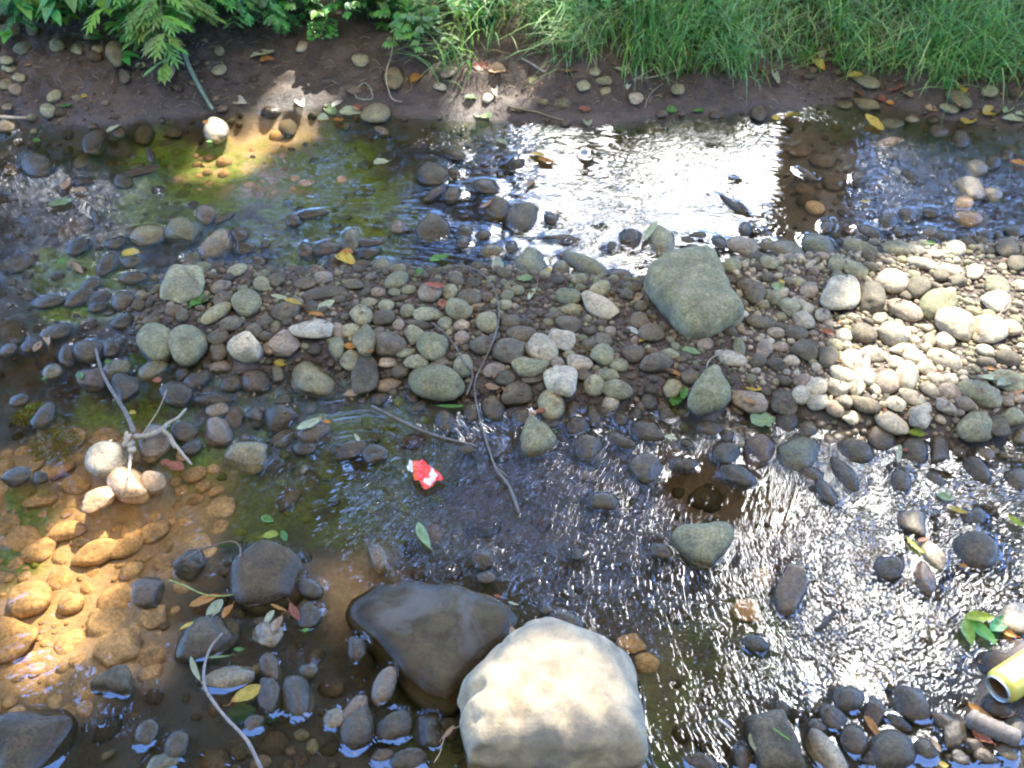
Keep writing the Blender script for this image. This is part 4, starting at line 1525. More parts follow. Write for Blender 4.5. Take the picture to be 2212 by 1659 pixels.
twig('twig', 'straight dark twig lying half sunk at the edge of the riffle, above the red wrapper', 'twig', 4, [(195, 972), (330, 1040), (480, 1112), (600, 1160), (700, 1188), (860, 1225)], .0034, .0024, (.15, .13, .11), .004)
twig('twig', 'curved bare grey stem arching over wet stones next to the orange leaf', 'twig', 6, [(1440, 788), (1365, 880), (1325, 1000), (1328, 1130), (1390, 1240), (1480, 1350), (1600, 1480), (1690, 1659), (1720, 1720)], .0020, .0034, (.27, .235, .20), .012)
twig('twig', 'small forked brown twig lying on wet stones behind the yellow and pale leaves', 'twig', 6, [(1150, 330), (1210, 300), (1290, 250), (1400, 212), (1510, 192), (1555, 230), (1558, 295)], .0016, .0020, BRN, .008, .2, [([(1285, 250), (1305, 280), (1300, 320)], .0014, .0008), ([(1175, 310), (1205, 240)], .0010, .0006)])
twig('green_stalk', 'thin bent green stalk above the orange leaf in the shallow water', 'stalk', 6, [(1095, 442), (1200, 480), (1310, 530), (1420, 545), (1510, 535)], .0018, .0012, (.28, .33, .09), .008, 0)
twig('grass_stem', 'pale green broken grass stem lying on the huge pale boulder', 'grass stem', 7, [(940, 1470), (1010, 1530), (1090, 1580), (1160, 1625), (1240, 1659)], .0014, .0016, (.42, .52, .36), .02, 0)
twig('grass_stem', 'bright green grass blade across the long dark slab', 'grass stem', 8, [(590, 1405), (660, 1455), (745, 1512)], .0012, .0009, (.16, .38, .04), .01, 0)
twig('twig', 'thin dark stick running along the water edge of the huge pale boulder', 'twig', 7, [(1955, 1170), (1962, 1280), (1950, 1380), (1985, 1500), (2025, 1660)], .0022, .0026, (.09, .075, .065), .002)
twig('twig', 'fine curled tan stem hanging by the foot of the huge pale boulder', 'twig', 7, [(770, 1388), (690, 1422), (655, 1500), (640, 1560), (600, 1625)], .0010, .0008, PALE, .006, 0)
twig('plant_stem', 'thick pale green stem hanging from the weeds down to the water', 'stem', 0, [(1190, 330), (1230, 440), (1275, 530), (1320, 610), (1375, 705)], .0075, .0050, (.19, .24, .15), .03, .1)
twig('stick', 'pale broken stick lying at the edge of the picture below the bank', 'stick', 0, [(-60, 752), (60, 762), (190, 765)], .006, .005, PALE, .008)
twig('root', 'bare pale root curving down the mud beside the oval grey stone', 'root', 1, [(90, 590), (140, 540), (180, 560), (200, 640), (110, 640), (85, 600)], .0034, .0026, (.19, .20, .14), .006)
twig('root', 'long bare root along the foot of the bank above the bright water', 'root', 1, [(1080, 690), (1180, 712), (1260, 725), (1380, 765), (1480, 790)], .0042, .0026, (.19, .15, .085), .005)
twig('twig', 'pale forked dead branch lying on the mud under the grass', 'twig', 1, [(1900, 512), (2010, 500), (2110, 475), (2230, 440)], .0014, .0040, PALE, .008, .2, [([(1890, 520), (1960, 480), (2030, 438)], .0014, .0016)])
twig('twig', 'slender bowed twig standing from the mud above the bright water', 'twig', 1, [(1968, 700), (1985, 640), (2020, 590), (2085, 540)], .0013, .0010, PALE, .008, 0)
twig('root', 'grey stick lying slantwise below the grass tufts', 'stick', 1, [(1170, 380), (1240, 420), (1310, 465)], .0042, .0032, (.22, .21, .18), .006)
twig('dead_stem', 'dry curved grass stem hanging over the mud beside the pale rock', 'stem', 1, [(345, 240), (320, 370), (290, 470), (300, 560), (330, 640), (390, 660)], .0020, .0014, (.45, .38, .24), .02, 0)
twig('twig', 'thin straw across the stones right beside the driftwood', 'twig', 3, [(1080, 870), (1030, 990), (960, 1100), (905, 1180)], .0010, .0010, (.45, .36, .2), .012, 0)
twig('twig', 'thin yellow straw among the pebbles behind the bar', 'twig', 3, [(1985, 130), (2060, 85), (2120, 20)], .0010, .0008, (.45, .40, .15), .006, 0)
twig('twig', 'short reddish dead stem between sunlit stones at the far right', 'twig', 5, [(2035, 400), (2075, 350), (2115, 300), (2120, 250)], .0012, .0010, (.25, .14, .10), .012, .2)
twig('twig', 'curved dry leaf stalk beside the tapering green stone', 'twig', 5, [(155, 720), (170, 680), (215, 645), (250, 640)], .0012, .0016, PALE, .010, 0)
# driftwood: a stick running down to a pale gnarled root knot
P = pxpath(3, [(620, 600), (650, 720), (690, 810), (730, 880), (800, 990), (845, 1080), (868, 1150)], .02); mb = MB(); add_tube(mb, P, rad(P, .0030, .0052, .2, 5), 9, GREY)
Q = pxpath(3, [(735, 940), (760, 905)], .02); add_tube(mb, Q, rad(Q, .0022, .001), 6, GREY)
top = P[-1]; drift = empty('driftwood', tuple(top)); tag(drift, 'grey driftwood stick ending in a gnarled pale root knot on a rough rock', 'driftwood')
def under(mb, name, mat, par):
    o = mb.build(name, mat); o.parent = par; o.matrix_parent_inverse.identity(); o.location = tuple(-np.array(par.location)); return o
under(mb, 'stick', M['wood'], drift)
for pts, a, b in (([(870, 1170), (950, 1165), (1040, 1130), (1090, 1085), (1150, 1050), (1205, 990)], .0056, .0026), ([(1040, 1125), (1095, 1165), (1130, 1215), (1185, 1285), (1240, 1350)], .0046, .0024), ([(860, 1180), (850, 1260), (842, 1340), (830, 1440)], .0046, .0022), ([(1095, 1165), (1135, 1240)], .0058, .004)):
    mb = MB(); Q = pxpath(3, pts, .015); add_tube(mb, Q, rad(Q, a, b, .5, int(pts[0][1])), 9, PALE); under(mb, 'root', M['wood'], drift)
mb = MB(); kn = np.random.default_rng(2)
for k in range(7):
    V, Fc = ICO[2]; c0 = plane_at(*[float(v) for v in tile(3, 830 + kn.uniform(-25, 55), 1190 + kn.uniform(-40, 70))], top[2]) ; mb.add(V * kn.uniform(.005, .009) * np.array([1, 1.2, .8]) * (1 + .2 * np.sin(V[:, :1] * 4 + k)) + c0, Fc, PALE)
under(mb, 'root_knot', M['wood'], drift)
# wooden log by the can
P = pxpath(8, [(1860, 1335), (1960, 1385), (2060, 1425), (2170, 1470)], .012, 8); mb = MB(); add_tube(mb, P, rad(P, .0165, .0150, .12, 4), 16, (.17, .15, .13)); log = mb.build('log', M['wood']); tag(log, 'short thick piece of grey brown wood lying below the yellow can', 'log')
P = pxpath(8, [(880, 755), (915, 725), (945, 690), (985, 655)], .006); mb = MB(); add_tube(mb, P, rad(P, .003, .0045, .3, 4), 9, (.06, .05, .04)); tag(mb.build('twig', M['wood']), 'short dark sodden twig breaking the glittering water', 'twig')
# ---------------------------------------------------------------- litter: the yellow can and the red wrapper
def can_material():
    m, nt, out = new_mat('printed_can'); b = N(nt, 'BsdfPrincipled'); L(nt, b.outputs[0], out.inputs[0]); tc = N(nt, 'TexCoord').outputs['Object']; s = N(nt, 'SeparateXYZ'); L(nt, tc, s.inputs[0])
    ang = math_(nt, 'ARCTAN2', s.outputs[1], s.outputs[2]); z = s.outputs[0]          # x runs along the can
    def band(v, a, b_, e=.004): return math_(nt, 'MULTIPLY', mrange(nt, v, a - e, a), mrange(nt, v, b_, b_ + e, 1., 0.))
    c = mix(nt, mrange(nt, noise(nt, tc, 60, 3), .4, .7, 0, .25), (.58, .50, .10), (.42, .34, .07))
    white = math_(nt, 'MULTIPLY', band(z, .016, .13, .003), band(ang, -.38, .60, .02)); c = mix(nt, white, c, (.60, .61, .56))
    wv = math_(nt, 'SINE', math_(nt, 'MULTIPLY', z, 900.)); wv2 = noise(nt, tc, 260, 2)
    txt = math_(nt, 'MULTIPLY', math_(nt, 'MULTIPLY', band(z, .024, .12, .001), band(ang, .18, .46, .01)), mrange(nt, math_(nt, 'ADD', wv, math_(nt, 'MULTIPLY', wv2, 1.6)), .5, .7)); c = mix(nt, txt, c, (.05, .12, .45))
    txt = math_(nt, 'MULTIPLY', math_(nt, 'MULTIPLY', band(z, .036, .12, .001), band(ang, -.16, .0, .01)), mrange(nt, math_(nt, 'ADD', math_(nt, 'SINE', math_(nt, 'MULTIPLY', z, 2100.)), wv2), .3, .6)); c = mix(nt, txt, c, (.22, .24, .22))
    L(nt, c, b.inputs['Base Color']); b.inputs['Roughness'].default_value = .35; b.inputs['Metallic'].default_value = .15; return m
def plain(name, col, rough=.5, metal=0.):
    m, nt, out = new_mat(name); b = N(nt, 'BsdfPrincipled'); L(nt, b.outputs[0], out.inputs[0]); tc = N(nt, 'TexCoord').outputs['Object']; n = noise(nt, tc, 70, 4, .6)
    L(nt, mix(nt, mrange(nt, n, .3, .7), tuple(c * .8 for c in col), tuple(min(c * 1.15, 1) for c in col)), b.inputs['Base Color']); b.inputs['Roughness'].default_value = rough; b.inputs['Metallic'].default_value = metal; return m
def lathe(prof, n=48):
    th = np.linspace(0, 2 * math.pi, n, endpoint=False); P = np.array(prof); V = np.stack([np.repeat(P[:, 0], n), (P[:, 1][:, None] * np.cos(th)).ravel(), (P[:, 1][:, None] * np.sin(th)).ravel()], 1); q = []
    for i in range(len(P) - 1):
        for j in range(n): q.append((i * n + j, i * n + (j + 1) % n, (i + 1) * n + (j + 1) % n, (i + 1) * n + j))
    return V, np.array(q)
e0x, e0y = [float(v) for v in tile(8, 2038, 1150)]; e1x, e1y = [float(v) for v in tile(8, 2350, 945)]
A = plane_at(e0x, e0y, .038); B = plane_at(e1x, e1y, .046); ax = (B - A) / np.linalg.norm(B - A)
can = empty('drink_can', tuple(A)); tag(can, 'yellow drink can with white and blue print lying open end forward', 'can')
can.scale = (.9, .9, .9); can.rotation_mode = 'QUATERNION'; can.rotation_quaternion = Vector(tuple(ax)).to_track_quat('X', 'Z')
V, q = lathe([(.0035, .0262), (.007, .0290), (.012, .0325), (.016, .0332), (.110, .0332), (.116, .0300), (.120, .026), (.119, .018), (.117, .0)]); mb = MB(); mb.add(V, q); o = mb.build('can_body', can_material(), can)
V, q = lathe([(.0045, .0258), (.001, .0268), (-.0012, .0262), (-.0008, .0248), (.003, .0238), (.008, .0232)]); mb = MB(); mb.add(V, q); mb.build('rim', plain('grey_metal', (.42, .46, .42), .4, .5), can)
V, q = lathe([(.0078, .0233), (.020, .0300), (.09, .0318), (.108, .030), (.110, .0)]); mb = MB(); mb.add(V, q[:, ::-1]); mb.build('inside', plain('rusty_lining', (.36, .20, .11), .55, .2), can)

def wrapper_material():
    m, nt, out = new_mat('printed_foil'); b = N(nt, 'BsdfPrincipled'); L(nt, b.outputs[0], out.inputs[0]); a = N(nt, 'Attribute', attribute_name='tint').outputs['Color']; tc = N(nt, 'TexCoord').outputs['Object']
    L(nt, mix(nt, mrange(nt, noise(nt, tc, 120, 4), .3, .7, 0, .4), a, mix(nt, 1., a, (.7, .6, .6), 'MULTIPLY')), b.inputs['Base Color']); b.inputs['Roughness'].default_value = .28; L(nt, bump(nt, noise(nt, tc, 90, 3, .6), .5, .003), b.inputs['Normal']); return m
def wp(x, y): return 980 + x / 11.06, 1120 + y / 11.06
def patch(name, outline, colf, zb, parent, seed):
    px, py = zip(*[wp(*p) for p in outline]); Q = plane_at(np.array(px), np.array(py), zb)[:, :2]; lo, hi = Q.min(0), Q.max(0); n = 44
    gx_, gy_, q_ = sheet(np.linspace(lo[0], hi[0], n), np.linspace(lo[1], hi[1], n)); d = sdist(Q, gx_, gy_); q_ = q_[(d[q_] > -.0008).all(1)]
    r = vnoise(gx_ * 70, gy_ * 70, seed) * .010 + np.abs(vnoise(gx_ * 45 + 9, gy_ * 45, seed + 1) - .5) * .020 + vnoise(gx_ * 200, gy_ * 200, seed + 2) * .002
    uv = project(np.stack([gx_, gy_, np.full(gx_.shape, zb)], 1)); u = (uv[:, 0] - 980) * 11.06; v = (uv[:, 1] - 1120) * 11.06
    used = np.unique(q_); mp = np.full(len(gx_), -1); mp[used] = np.arange(len(used))
    me = np_mesh(name, np.stack([gx_, gy_, zb + r], 1)[used] - np.array(parent.location), mp[q_], True, colf(u, v)[used]); return link(name, me, M['foil'], parent)
M['foil'] = wrapper_material(); wc = plane_at(*wp(1100, 1000), .01); wr = empty('candy_wrapper', tuple(wc)); tag(wr, 'crumpled bright red plastic wrapper with white print in the dark riffle', 'wrapper')
pr = [(1280, 800), (1330, 900), (1400, 1060), (1300, 1180), (1170, 1300), (1030, 1250), (1040, 1130), (1200, 1060), (1170, 980), (1240, 880)]
def redf(u, v):
    c = np.tile([.78, .055, .03], (len(u), 1)); w = sst(-12, 14, sdist(pr, u, v) + 60 * (fbm(u / 70, v / 70, 5) - .5)); c = c * (1 - w[:, None]) + np.array([.72, .68, .60]) * w[:, None]
    o = sst(950, 780, u)[:, None] * .6; return c * (1 - o) + np.array([.80, .15, .03]) * o
patch('wrapper_sheet', [(700, 600), (830, 540), (960, 560), (1180, 690), (1160, 800), (1280, 790), (1420, 880), (1600, 1070), (1400, 1190), (1280, 1330), (1080, 1410), (980, 1340), (900, 1180), (800, 1220), (740, 1050), (720, 840)], redf, .004, wr, 3)
patch('wrapper_flap', [(640, 620), (700, 640), (745, 900), (735, 980), (690, 985), (620, 880), (560, 770)], lambda u, v: np.tile([.66, .68, .58], (len(u), 1)), .006, wr, 9)

# ---------------------------------------------------------------- compound leaf lying at the right, algae clumps
def flat_leaf(mb, base, tip, w, z, c, seed=0):
    V, q, C = leaf_mesh(float(np.linalg.norm(tip - base)), w, .05, seed); a = math.atan2(tip[1] - base[1], tip[0] - base[0]); m = (base + tip) / 2
    X = V[:, 0] * math.cos(a) - V[:, 1] * math.sin(a) + m[0]; Y = V[:, 0] * math.sin(a) + V[:, 1] * math.cos(a) + m[1]; mb.add(np.stack([X, Y, V[:, 2] + z], 1), q, C * np.array(c))
def T8(x, y, z=.012): return plane_at(*[float(v) for v in tile(8, x, y)], z)
jt = T8(1830, 685); spr = empty('leaf_sprig', tuple(jt)); tag(spr, 'green sprig of three pointed leaflets with yellow edges lying on the water', 'leaf sprig')
for (x, y, w, c) in ((2025, 668, .024, (.32, .42, .05)), (1885, 870, .024, (.27, .42, .06)), (2038, 862, .026, (.10, .36, .05))):
    mb = MB(); b_ = T8(1828 + (20 if x > 2030 else 0), 690); flat_leaf(mb, b_, T8(x, y), w, .010, c, int(x)); under(mb, 'leaflet', M['blade'], spr)
mb = MB(); flat_leaf(mb, T8(2000, 770), T8(2100, 660), .026, .009, (.06, .26, .08), 4); tag(mb.build('fallen_leaf', M['blade']), 'dark green broad leaf tucked behind the three leaflet sprig', 'leaf', 'leaves fallen on the stones and water')
for (t, x, y, r0, lab) in ((3, 345, 1205, .05, 'round yellow green algae clump beside the silted pool'), (3, 190, 1010, .03, 'ragged yellow algae clump above the round one'), (3, 890, 690, .028, 'bright green moss patch under the pair of green stones')):
    c0 = plane_at(*[float(v) for v in tile(t, x, y)], -.004); mb = MB(); r = random.Random(int(x)); col = (.30, .31, .02) if 'yellow' in lab else (.12, .24, .02)
    for k in range(420):
        rr = r0 * math.sqrt(r.random()); a = r.uniform(0, 6.28); b0 = c0 + np.array([rr * math.cos(a), rr * math.sin(a) * 1.1, r.uniform(-.012, .004) - rr * .12]); a = r.uniform(0, 6.28); l = r.uniform(.004, .010)
        add_tube(mb, smooth_path([b0, b0 + np.array([l * math.cos(a), l * math.sin(a), r.uniform(.001, .005)]), b0 + np.array([l * 1.6 * math.cos(a + .9), l * 1.6 * math.sin(a + .9), r.uniform(0, .004)])], 2), .0007, 4, tuple(v * r.uniform(.6, 1.4) for v in col))
    tag(mb.build('algae_clump', M['blade']), lab, 'algae')

# ---------------------------------------------------------------- grass and weeds on the far bank
def blade_arrays(n, xf, base_c, hmin, hmax, wid, seg=4, lean=(0, -.5), spread=.6, seed=1):
    r = np.random.default_rng(seed); x, y = xf(n, r); n = len(x); z = height(x, y) - .004; h = r.uniform(hmin, hmax, n); a = r.uniform(0, 2 * math.pi, n)
    lx, ly = np.cos(a) * spread + lean[0], np.sin(a) * spread + lean[1]; ln = np.hypot(lx, ly) + .2; k = r.uniform(.35, 1.1, n); sx_, sy_ = -np.sin(a), np.cos(a); tw = r.uniform(.6, 1.3, n) * wid
    t = np.linspace(0, 1, seg + 1); V = np.zeros((n, seg + 1, 2, 3))
    for i, u in enumerate(t):
        w = tw * (1 - u ** 2.2) * .5 + .0002; bx = x + lx * k * h * u ** 1.7; by = y + ly * k * h * u ** 1.7; bz = z + h * (u - .42 * k * ln * u ** 2.3)
        for j, s_ in enumerate((-1, 1)): V[:, i, j, 0] = bx + s_ * sx_ * w; V[:, i, j, 1] = by + s_ * sy_ * w; V[:, i, j, 2] = bz
    idx = np.arange(n * (seg + 1) * 2).reshape(n, seg + 1, 2)
    q = np.stack([idx[:, :-1, 0], idx[:, :-1, 1], idx[:, 1:, 1], idx[:, 1:, 0]], -1).reshape(-1, 4)
    base_c = np.array(base_c); c = base_c[r.integers(0, len(base_c), n)] * r.uniform(.7, 1.3, (n, 1)); C = np.repeat(c, (seg + 1) * 2, 0); return V.reshape(-1, 3), q, C
def bank_area(x0, x1, t0, t1, dens_fn):
    def f(n, r):
        x = r.uniform(x0, x1, n * 3); t = t0 + (t1 - t0) * r.random(n * 3); y = bank_y(x) + t; k = r.random(n * 3) < dens_fn(x, t); return x[k][:n], y[k][:n]
    return f
def grass_d(x, t):
    edge = .24 + .16 * (vnoise(x * 5, x * 0, 71) - .5) * 2 - .12 * sst(.9, 1.9, x) + .05 * sst(.3, 0, x)
    cl_ = vnoise(x * 9, t * 9, 72); return sst(-.10, .12, t - edge) * sst(-.35, .05, x + .1 * vnoise(t * 5, t, 7)) * (.35 + .65 * sst(.3, .6, cl_))
GR = [(.17, .40, .09), (.11, .34, .11), (.26, .48, .11), (.19, .42, .13), (.09, .26, .08), (.40, .52, .20)]
DRY = [(.36, .31, .17), (.30, .24, .13), (.42, .38, .24)]
mb = MB()
mb.add(*blade_arrays(46000, bank_area(-.5, 3.6, .10, 2.6, grass_d), GR, .06, .21, .0040, lean=(-.45, -.6), spread=.95, seed=1))
mb.add(*blade_arrays(5200, bank_area(-.35, 3.6, .20, 2.2, grass_d), DRY, .06, .18, .0032, lean=(-.4, -.6), spread=1.1, seed=2))
mb.add(*blade_arrays(1800, bank_area(-.1, 3., .16, .45, lambda x, t: sst(.5, .75, vnoise(x * 7, x * 0 + 3, 75)) * (x > -.25)), GR[:4], .10, .22, .0045, lean=(0, -1.0), spread=.35, seed=3))
g_o = mb.build('grass', M['blade']); tag(g_o, 'long green grass hanging over the mud of the far bank', None, None, 'stuff')
# loose straw and rootlets on the mud
mb = MB(); r = random.Random(12)
for k in range(1900):
    x = r.uniform(-1.9, 2.3); t = r.uniform(.0, .55) ** 1.0; y = float(bank_y(np.array(x))) + t; z = H0(x, y) + .004; a = r.uniform(0, 6.28); l = r.uniform(.008, .045)
    dx, dy = math.cos(a) * l, math.sin(a) * l * .8
    c = r.choice([(.14, .10, .06), (.20, .15, .09), (.09, .06, .04), (.30, .25, .15)])
    add_tube(mb, smooth_path([(x, y, z), (x + dx * .5 + r.uniform(-.006, .006), y + dy * .5, z + dy * .15 + r.uniform(0, .008)), (x + dx, y + dy, z + dy * .3)], 3), r.uniform(.0004, .0011), 4, c)
tag(mb.build('straw_litter', M['wood']), 'dry rootlets and straw scattered over the bare mud bank', None, None, 'stuff')
mb = MB()
for k in range(900):
    if r.random() < .5: x, y = r.uniform(-1.5, 2.2), 0; y = float(bank_y(np.array(x))) + r.uniform(.05, 1.2)
    else: px_, py_ = r.uniform(500, 2592), r.uniform(650, 1080); G_ = ground_at(px_, py_); x, y = G_[0], G_[1]
    z = surface_z(x, y) + .003 if y < 2.6 else H0(x, y) + .004
    l = r.uniform(.005, .016); V, q, C = leaf_mesh(l, l * r.uniform(.3, .6), .15, k); a = r.uniform(0, 6.28); c = r.choice([(.26, .12, .06), (.20, .12, .07), (.36, .22, .10), (.16, .08, .05)])
    X = V[:, 0] * math.cos(a) - V[:, 1] * math.sin(a) + x; Y = V[:, 0] * math.sin(a) + V[:, 1] * math.cos(a) + y; mb.add(np.stack([X, Y, V[:, 2] + z + V[:, 0] * r.uniform(-.5, .5)], 1), q, C * np.array(c))
tag(mb.build('leaf_litter', M['blade']), 'tiny brown crumbs of dead leaves caught between pebbles', None, None, 'stuff')

def leaflet(mb, base, dirv, length, width, c, droop=.3, seed=0):
    d = np.array(dirv, float); d /= np.linalg.norm(d); up = np.array([0, 0, 1.]); s_ = np.cross(d, up); s_ /= np.linalg.norm(s_) + 1e-9; n_ = np.cross(s_, d); u = np.linspace(0, 1, 6); V = []
    for k in u:
        w = width * .5 * math.sin(math.pi * min(max(k, .03), .99) ** .8) ** .8; p = np.array(base) + d * length * k - up * droop * length * k * k
        V += [p - s_ * w + n_ * w * .35, p, p + s_ * w + n_ * w * .35]
    q = []
    for i in range(5): q += [(i * 3, i * 3 + 1, i * 3 + 4, i * 3 + 3), (i * 3 + 1, i * 3 + 2, i * 3 + 5, i * 3 + 4)]
    mb.add(V, np.array(q), c)
def weed(px, py, h, lean, kind, label, seed, n_st=3, col=(.07, .24, .09)):
    r = random.Random(seed); B0 = ground_at(px, py); root = empty('weed', tuple(B0)); tag(root, label, 'weed', 'leafy weeds on the far bank')
    st, lv = MB(), MB()
    for k in range(n_st):
        lx, ly = lean[0] + r.uniform(-.45, .45), lean[1] + r.uniform(-.35, .35); hh = h * r.uniform(.7, 1.1); b = np.array([r.uniform(-.03, .03), r.uniform(-.03, .03), -.005])
        path = smooth_path([b, b + np.array([lx * .25, ly * .25, .45]) * hh, b + np.array([lx * .65, ly * .65, .75]) * hh, b + np.array([lx * 1.1, ly * 1.1, .80 - .5 * math.hypot(lx, ly)]) * hh], 5)
        add_tube(st, path, np.linspace(.0030, .0010, len(path)), 6, (.12, .20, .08)); T_ = np.gradient(path, axis=0)
        for i in range(2, len(path)):
            for s_ in range(3 if kind == 'mug' else 2):
                a = r.uniform(0, 6.28); d = np.array([math.cos(a), math.sin(a), .15]) + T_[i] / (np.linalg.norm(T_[i]) + 1e-9) * .5; c = tuple(v * r.uniform(.7, 1.35) for v in col); l = h * r.uniform(.16, .26)
                if kind == 'mug':     # deeply cut leaf: a mid lobe with side lobes
                    leaflet(lv, path[i], d, l, l * .22, c, .4)
                    for q_ in (.3, .5, .7):
                        bp = path[i] + d / np.linalg.norm(d) * l * q_ - np.array([0, 0, .4 * l * q_ * q_]); sd = np.array([-d[1], d[0], 0])
                        for sg in (-1, 1): leaflet(lv, bp, d * .8 + sg * sd * .8, l * .45 * (1.1 - q_ * .5), l * .13, c, .3)
                elif kind == 'broad': leaflet(lv, path[i], d, l * 1.2, l * .75, c, .5)
                else:
                    for q_ in range(3): leaflet(lv, path[i] + d * .01, d + np.array([math.cos(a + (q_ - 1) * 1.3), math.sin(a + (q_ - 1) * 1.3), 0]) * .8, l * .75, l * .42, c, .25)
    st.build('stem', M['blade'], root); lv.build('leaves', M['blade'], root); return root
BL = (.035, .16, .075)
weed(470, 60, 0.39, (.0, -.9), 'mug', 'drooping feathery green weed hanging over the mud at the thick stem', 1, 6, (.19, .38, .09))
weed(395, 70, 0.31, (-.1, -.6), 'mug', 'feathery green weed on the side of the drooping weed, towards the broad leaves', 2, 4, (.17, .35, .08))
weed(125, 40, 0.31, (.0, -.6), 'mug', 'small feathery weed hanging above the stony corner of the bank', 3, 4, (.08, .28, .12))
weed(210, -10, 0.34, (.0, -.5), 'broad', 'weed with wide flat green leaves at the top edge of the picture', 4, 3, (.17, .40, .09))
weed(0, 0, 0.29, (.1, -.4), 'broad', 'dark green weed in the top corner over the stones', 5, 3, (.07, .25, .09))
weed(590, 30, 0.31, (.1, -.5), 'mug', 'upright feathery weed between the drooping weed and the creeping herbs', 6, 4, (.12, .34, .13))
weed(300, -30, 0.36, (.1, -.6), 'mug', 'tall narrow leaved weed behind the wide flat leaves', 7, 4, (.10, .30, .11))
for i, (px, py, h, lab) in enumerate([(700, 20, .17, 'creeping herb nearest to the feathery weeds'), (790, 35, .17, 'second creeping herb along from the feathery weeds'), (880, 30, .18, 'third creeping herb, above the bare mud slope'), (960, 40, .18, 'fourth creeping herb, where grass begins'),
        (1010, 70, .14, 'low herb growing in the first dry grass'), (740, 75, .10, 'small seedling herb under the creeping herbs'), (820, 90, .09, 'tiny pale herb at the upper end of the sunlit mud'), (940, -30, .22, 'dark lobed herb at the very top beside the grass')]):
    weed(px, py, h, (0, -.4), 'tri', lab, 20 + i, 5, [(.12, .36, .09), (.16, .42, .14), (.10, .32, .10)][i % 3])
for i, (px, py, h, lab) in enumerate([(1240, 60, .15, 'leafy herb in the grass above the dry stems'), (1560, 20, .15, 'leafy herb in the grass over the bright water'), (2010, 15, .15, 'leafy herb in the grass above the brown gap in the water'), (1820, 30, .14, 'leafy herb in the grass a little before the brown gap'), (2320, 10, .15, 'leafy herb in the thick grass at the far end')]):
    weed(px, py, h, (0, -.3), 'tri', lab, 40 + i, 4, (.13, .38, .12))
weed(60, 20, .30, (.15, -.6), 'mug', 'feathery weed in the corner, between the dark green weed and the small hanging one', 8, 4, (.10, .30, .09))
weed(540, 10, .34, (-.1, -.7), 'mug', 'bushy feathery weed directly behind the drooping weed', 9, 6, (.17, .35, .08))
weed(660, 60, .20, (.0, -.7), 'mug', 'short spreading weed over the mud between the drooping weed and the creeping herbs', 10, 5, (.11, .34, .12))
weed(250, 30, .26, (.05, -.7), 'broad', 'weed with broad drooping leaves above the scattered bank stones', 11, 3, (.12, .36, .12))
weed(1080, 100, .16, (-.3, -.6), 'tri', 'pale herb among yellow dry grass beside the sunlit bank', 12, 5, (.20, .40, .14))
# undergrowth carpet at the top left
mb = MB(); r = random.Random(5)
for k in range(2600):
    x = r.uniform(-3.2, -.15); t = r.uniform(.26, 2.0); y = float(bank_y(np.array(x))) + t; 
    if t < .36 + .10 * math.sin(x * 6) and r.random() < .85: continue
    z = H0(x, y) + r.uniform(.01, .14); a = r.uniform(0, 6.28); c = tuple(v * r.uniform(.6, 1.3) for v in (.15, .36, .08)); l = r.uniform(.025, .07)
    for q_ in (-1, 0, 1): leaflet(mb, (x, y, z), (math.cos(a + q_), math.sin(a + q_), .3), l, l * .5, c, .4)
tag(mb.build('undergrowth', M['blade']), 'tangled low green undergrowth on top of the bank', None, None, 'stuff')

# ---------------------------------------------------------------- trees across the stream: seen in the water, and shading it
LIT = LIT_POLYS + [project(plane_at(np.array([p[0] for p in q]), np.array([p[1] for p in q]), h) - SUN * (h / SUN[2])) for q, h in LIT_HIGH]; SKY = SKY_POLYS
def in_lit(q):
    v = np.full(len(q), -1e9); wob = np.where(q[:, 1] < 450, 35, np.where((q[:, 1] > 1050) & (q[:, 0] < 620), 110, 50)) * (fbm(q[:, 0] / 60, q[:, 1] / 60, 81) - .5)
    for p in LIT: v = np.maximum(v, sdist(p, q[:, 0], q[:, 1]) + wob)
    return v > 0
def in_sky(q, r):
    o = np.zeros(len(q), bool); nz = fbm(q[:, 0] / 45, q[:, 1] / 60, 91, 3); nz = np.clip((nz - .5) * 2.4 + .5, 0, 1)
    for p, dens in SKY:
        d = sdist(p, q[:, 0], q[:, 1]); o |= (d + 40 * (nz - .5) > 0) & (nz < dens + .02 * r.random(len(q)))
    return o
rr_ = np.random.default_rng(99); LEAFP = []
def keep_leaf(Pt, skytest=True):
    t = Pt[:, 2] / SUN[2]; G = Pt - SUN * t[:, None]; qs = project(np.stack([G[:, 0], G[:, 1], np.where(G[:, 1] > 3.0, .3 * (G[:, 1] - 3.0), 0.)], 1))
    # shift for the height of the bank
    g2 = G[:, 1] > 3.0; G2 = G.copy(); 
    for _ in range(3): hz = np.where(G2[:, 1] > 3.0, .3 * (G2[:, 1] - 3.0), 0.); G2 = Pt - SUN * ((Pt[:, 2] - hz) / SUN[2])[:, None]
    qs = project(np.stack([G2[:, 0], G2[:, 1], hz], 1))
    f = CAMZ / (CAMZ + Pt[:, 2]); Wt = np.stack([Pt[:, 0] * f, Pt[:, 1] * f, 0 * f], 1); qr = project(Wt)
    return ~in_lit(qs) & ~(in_sky(qr, rr_) if skytest else False)
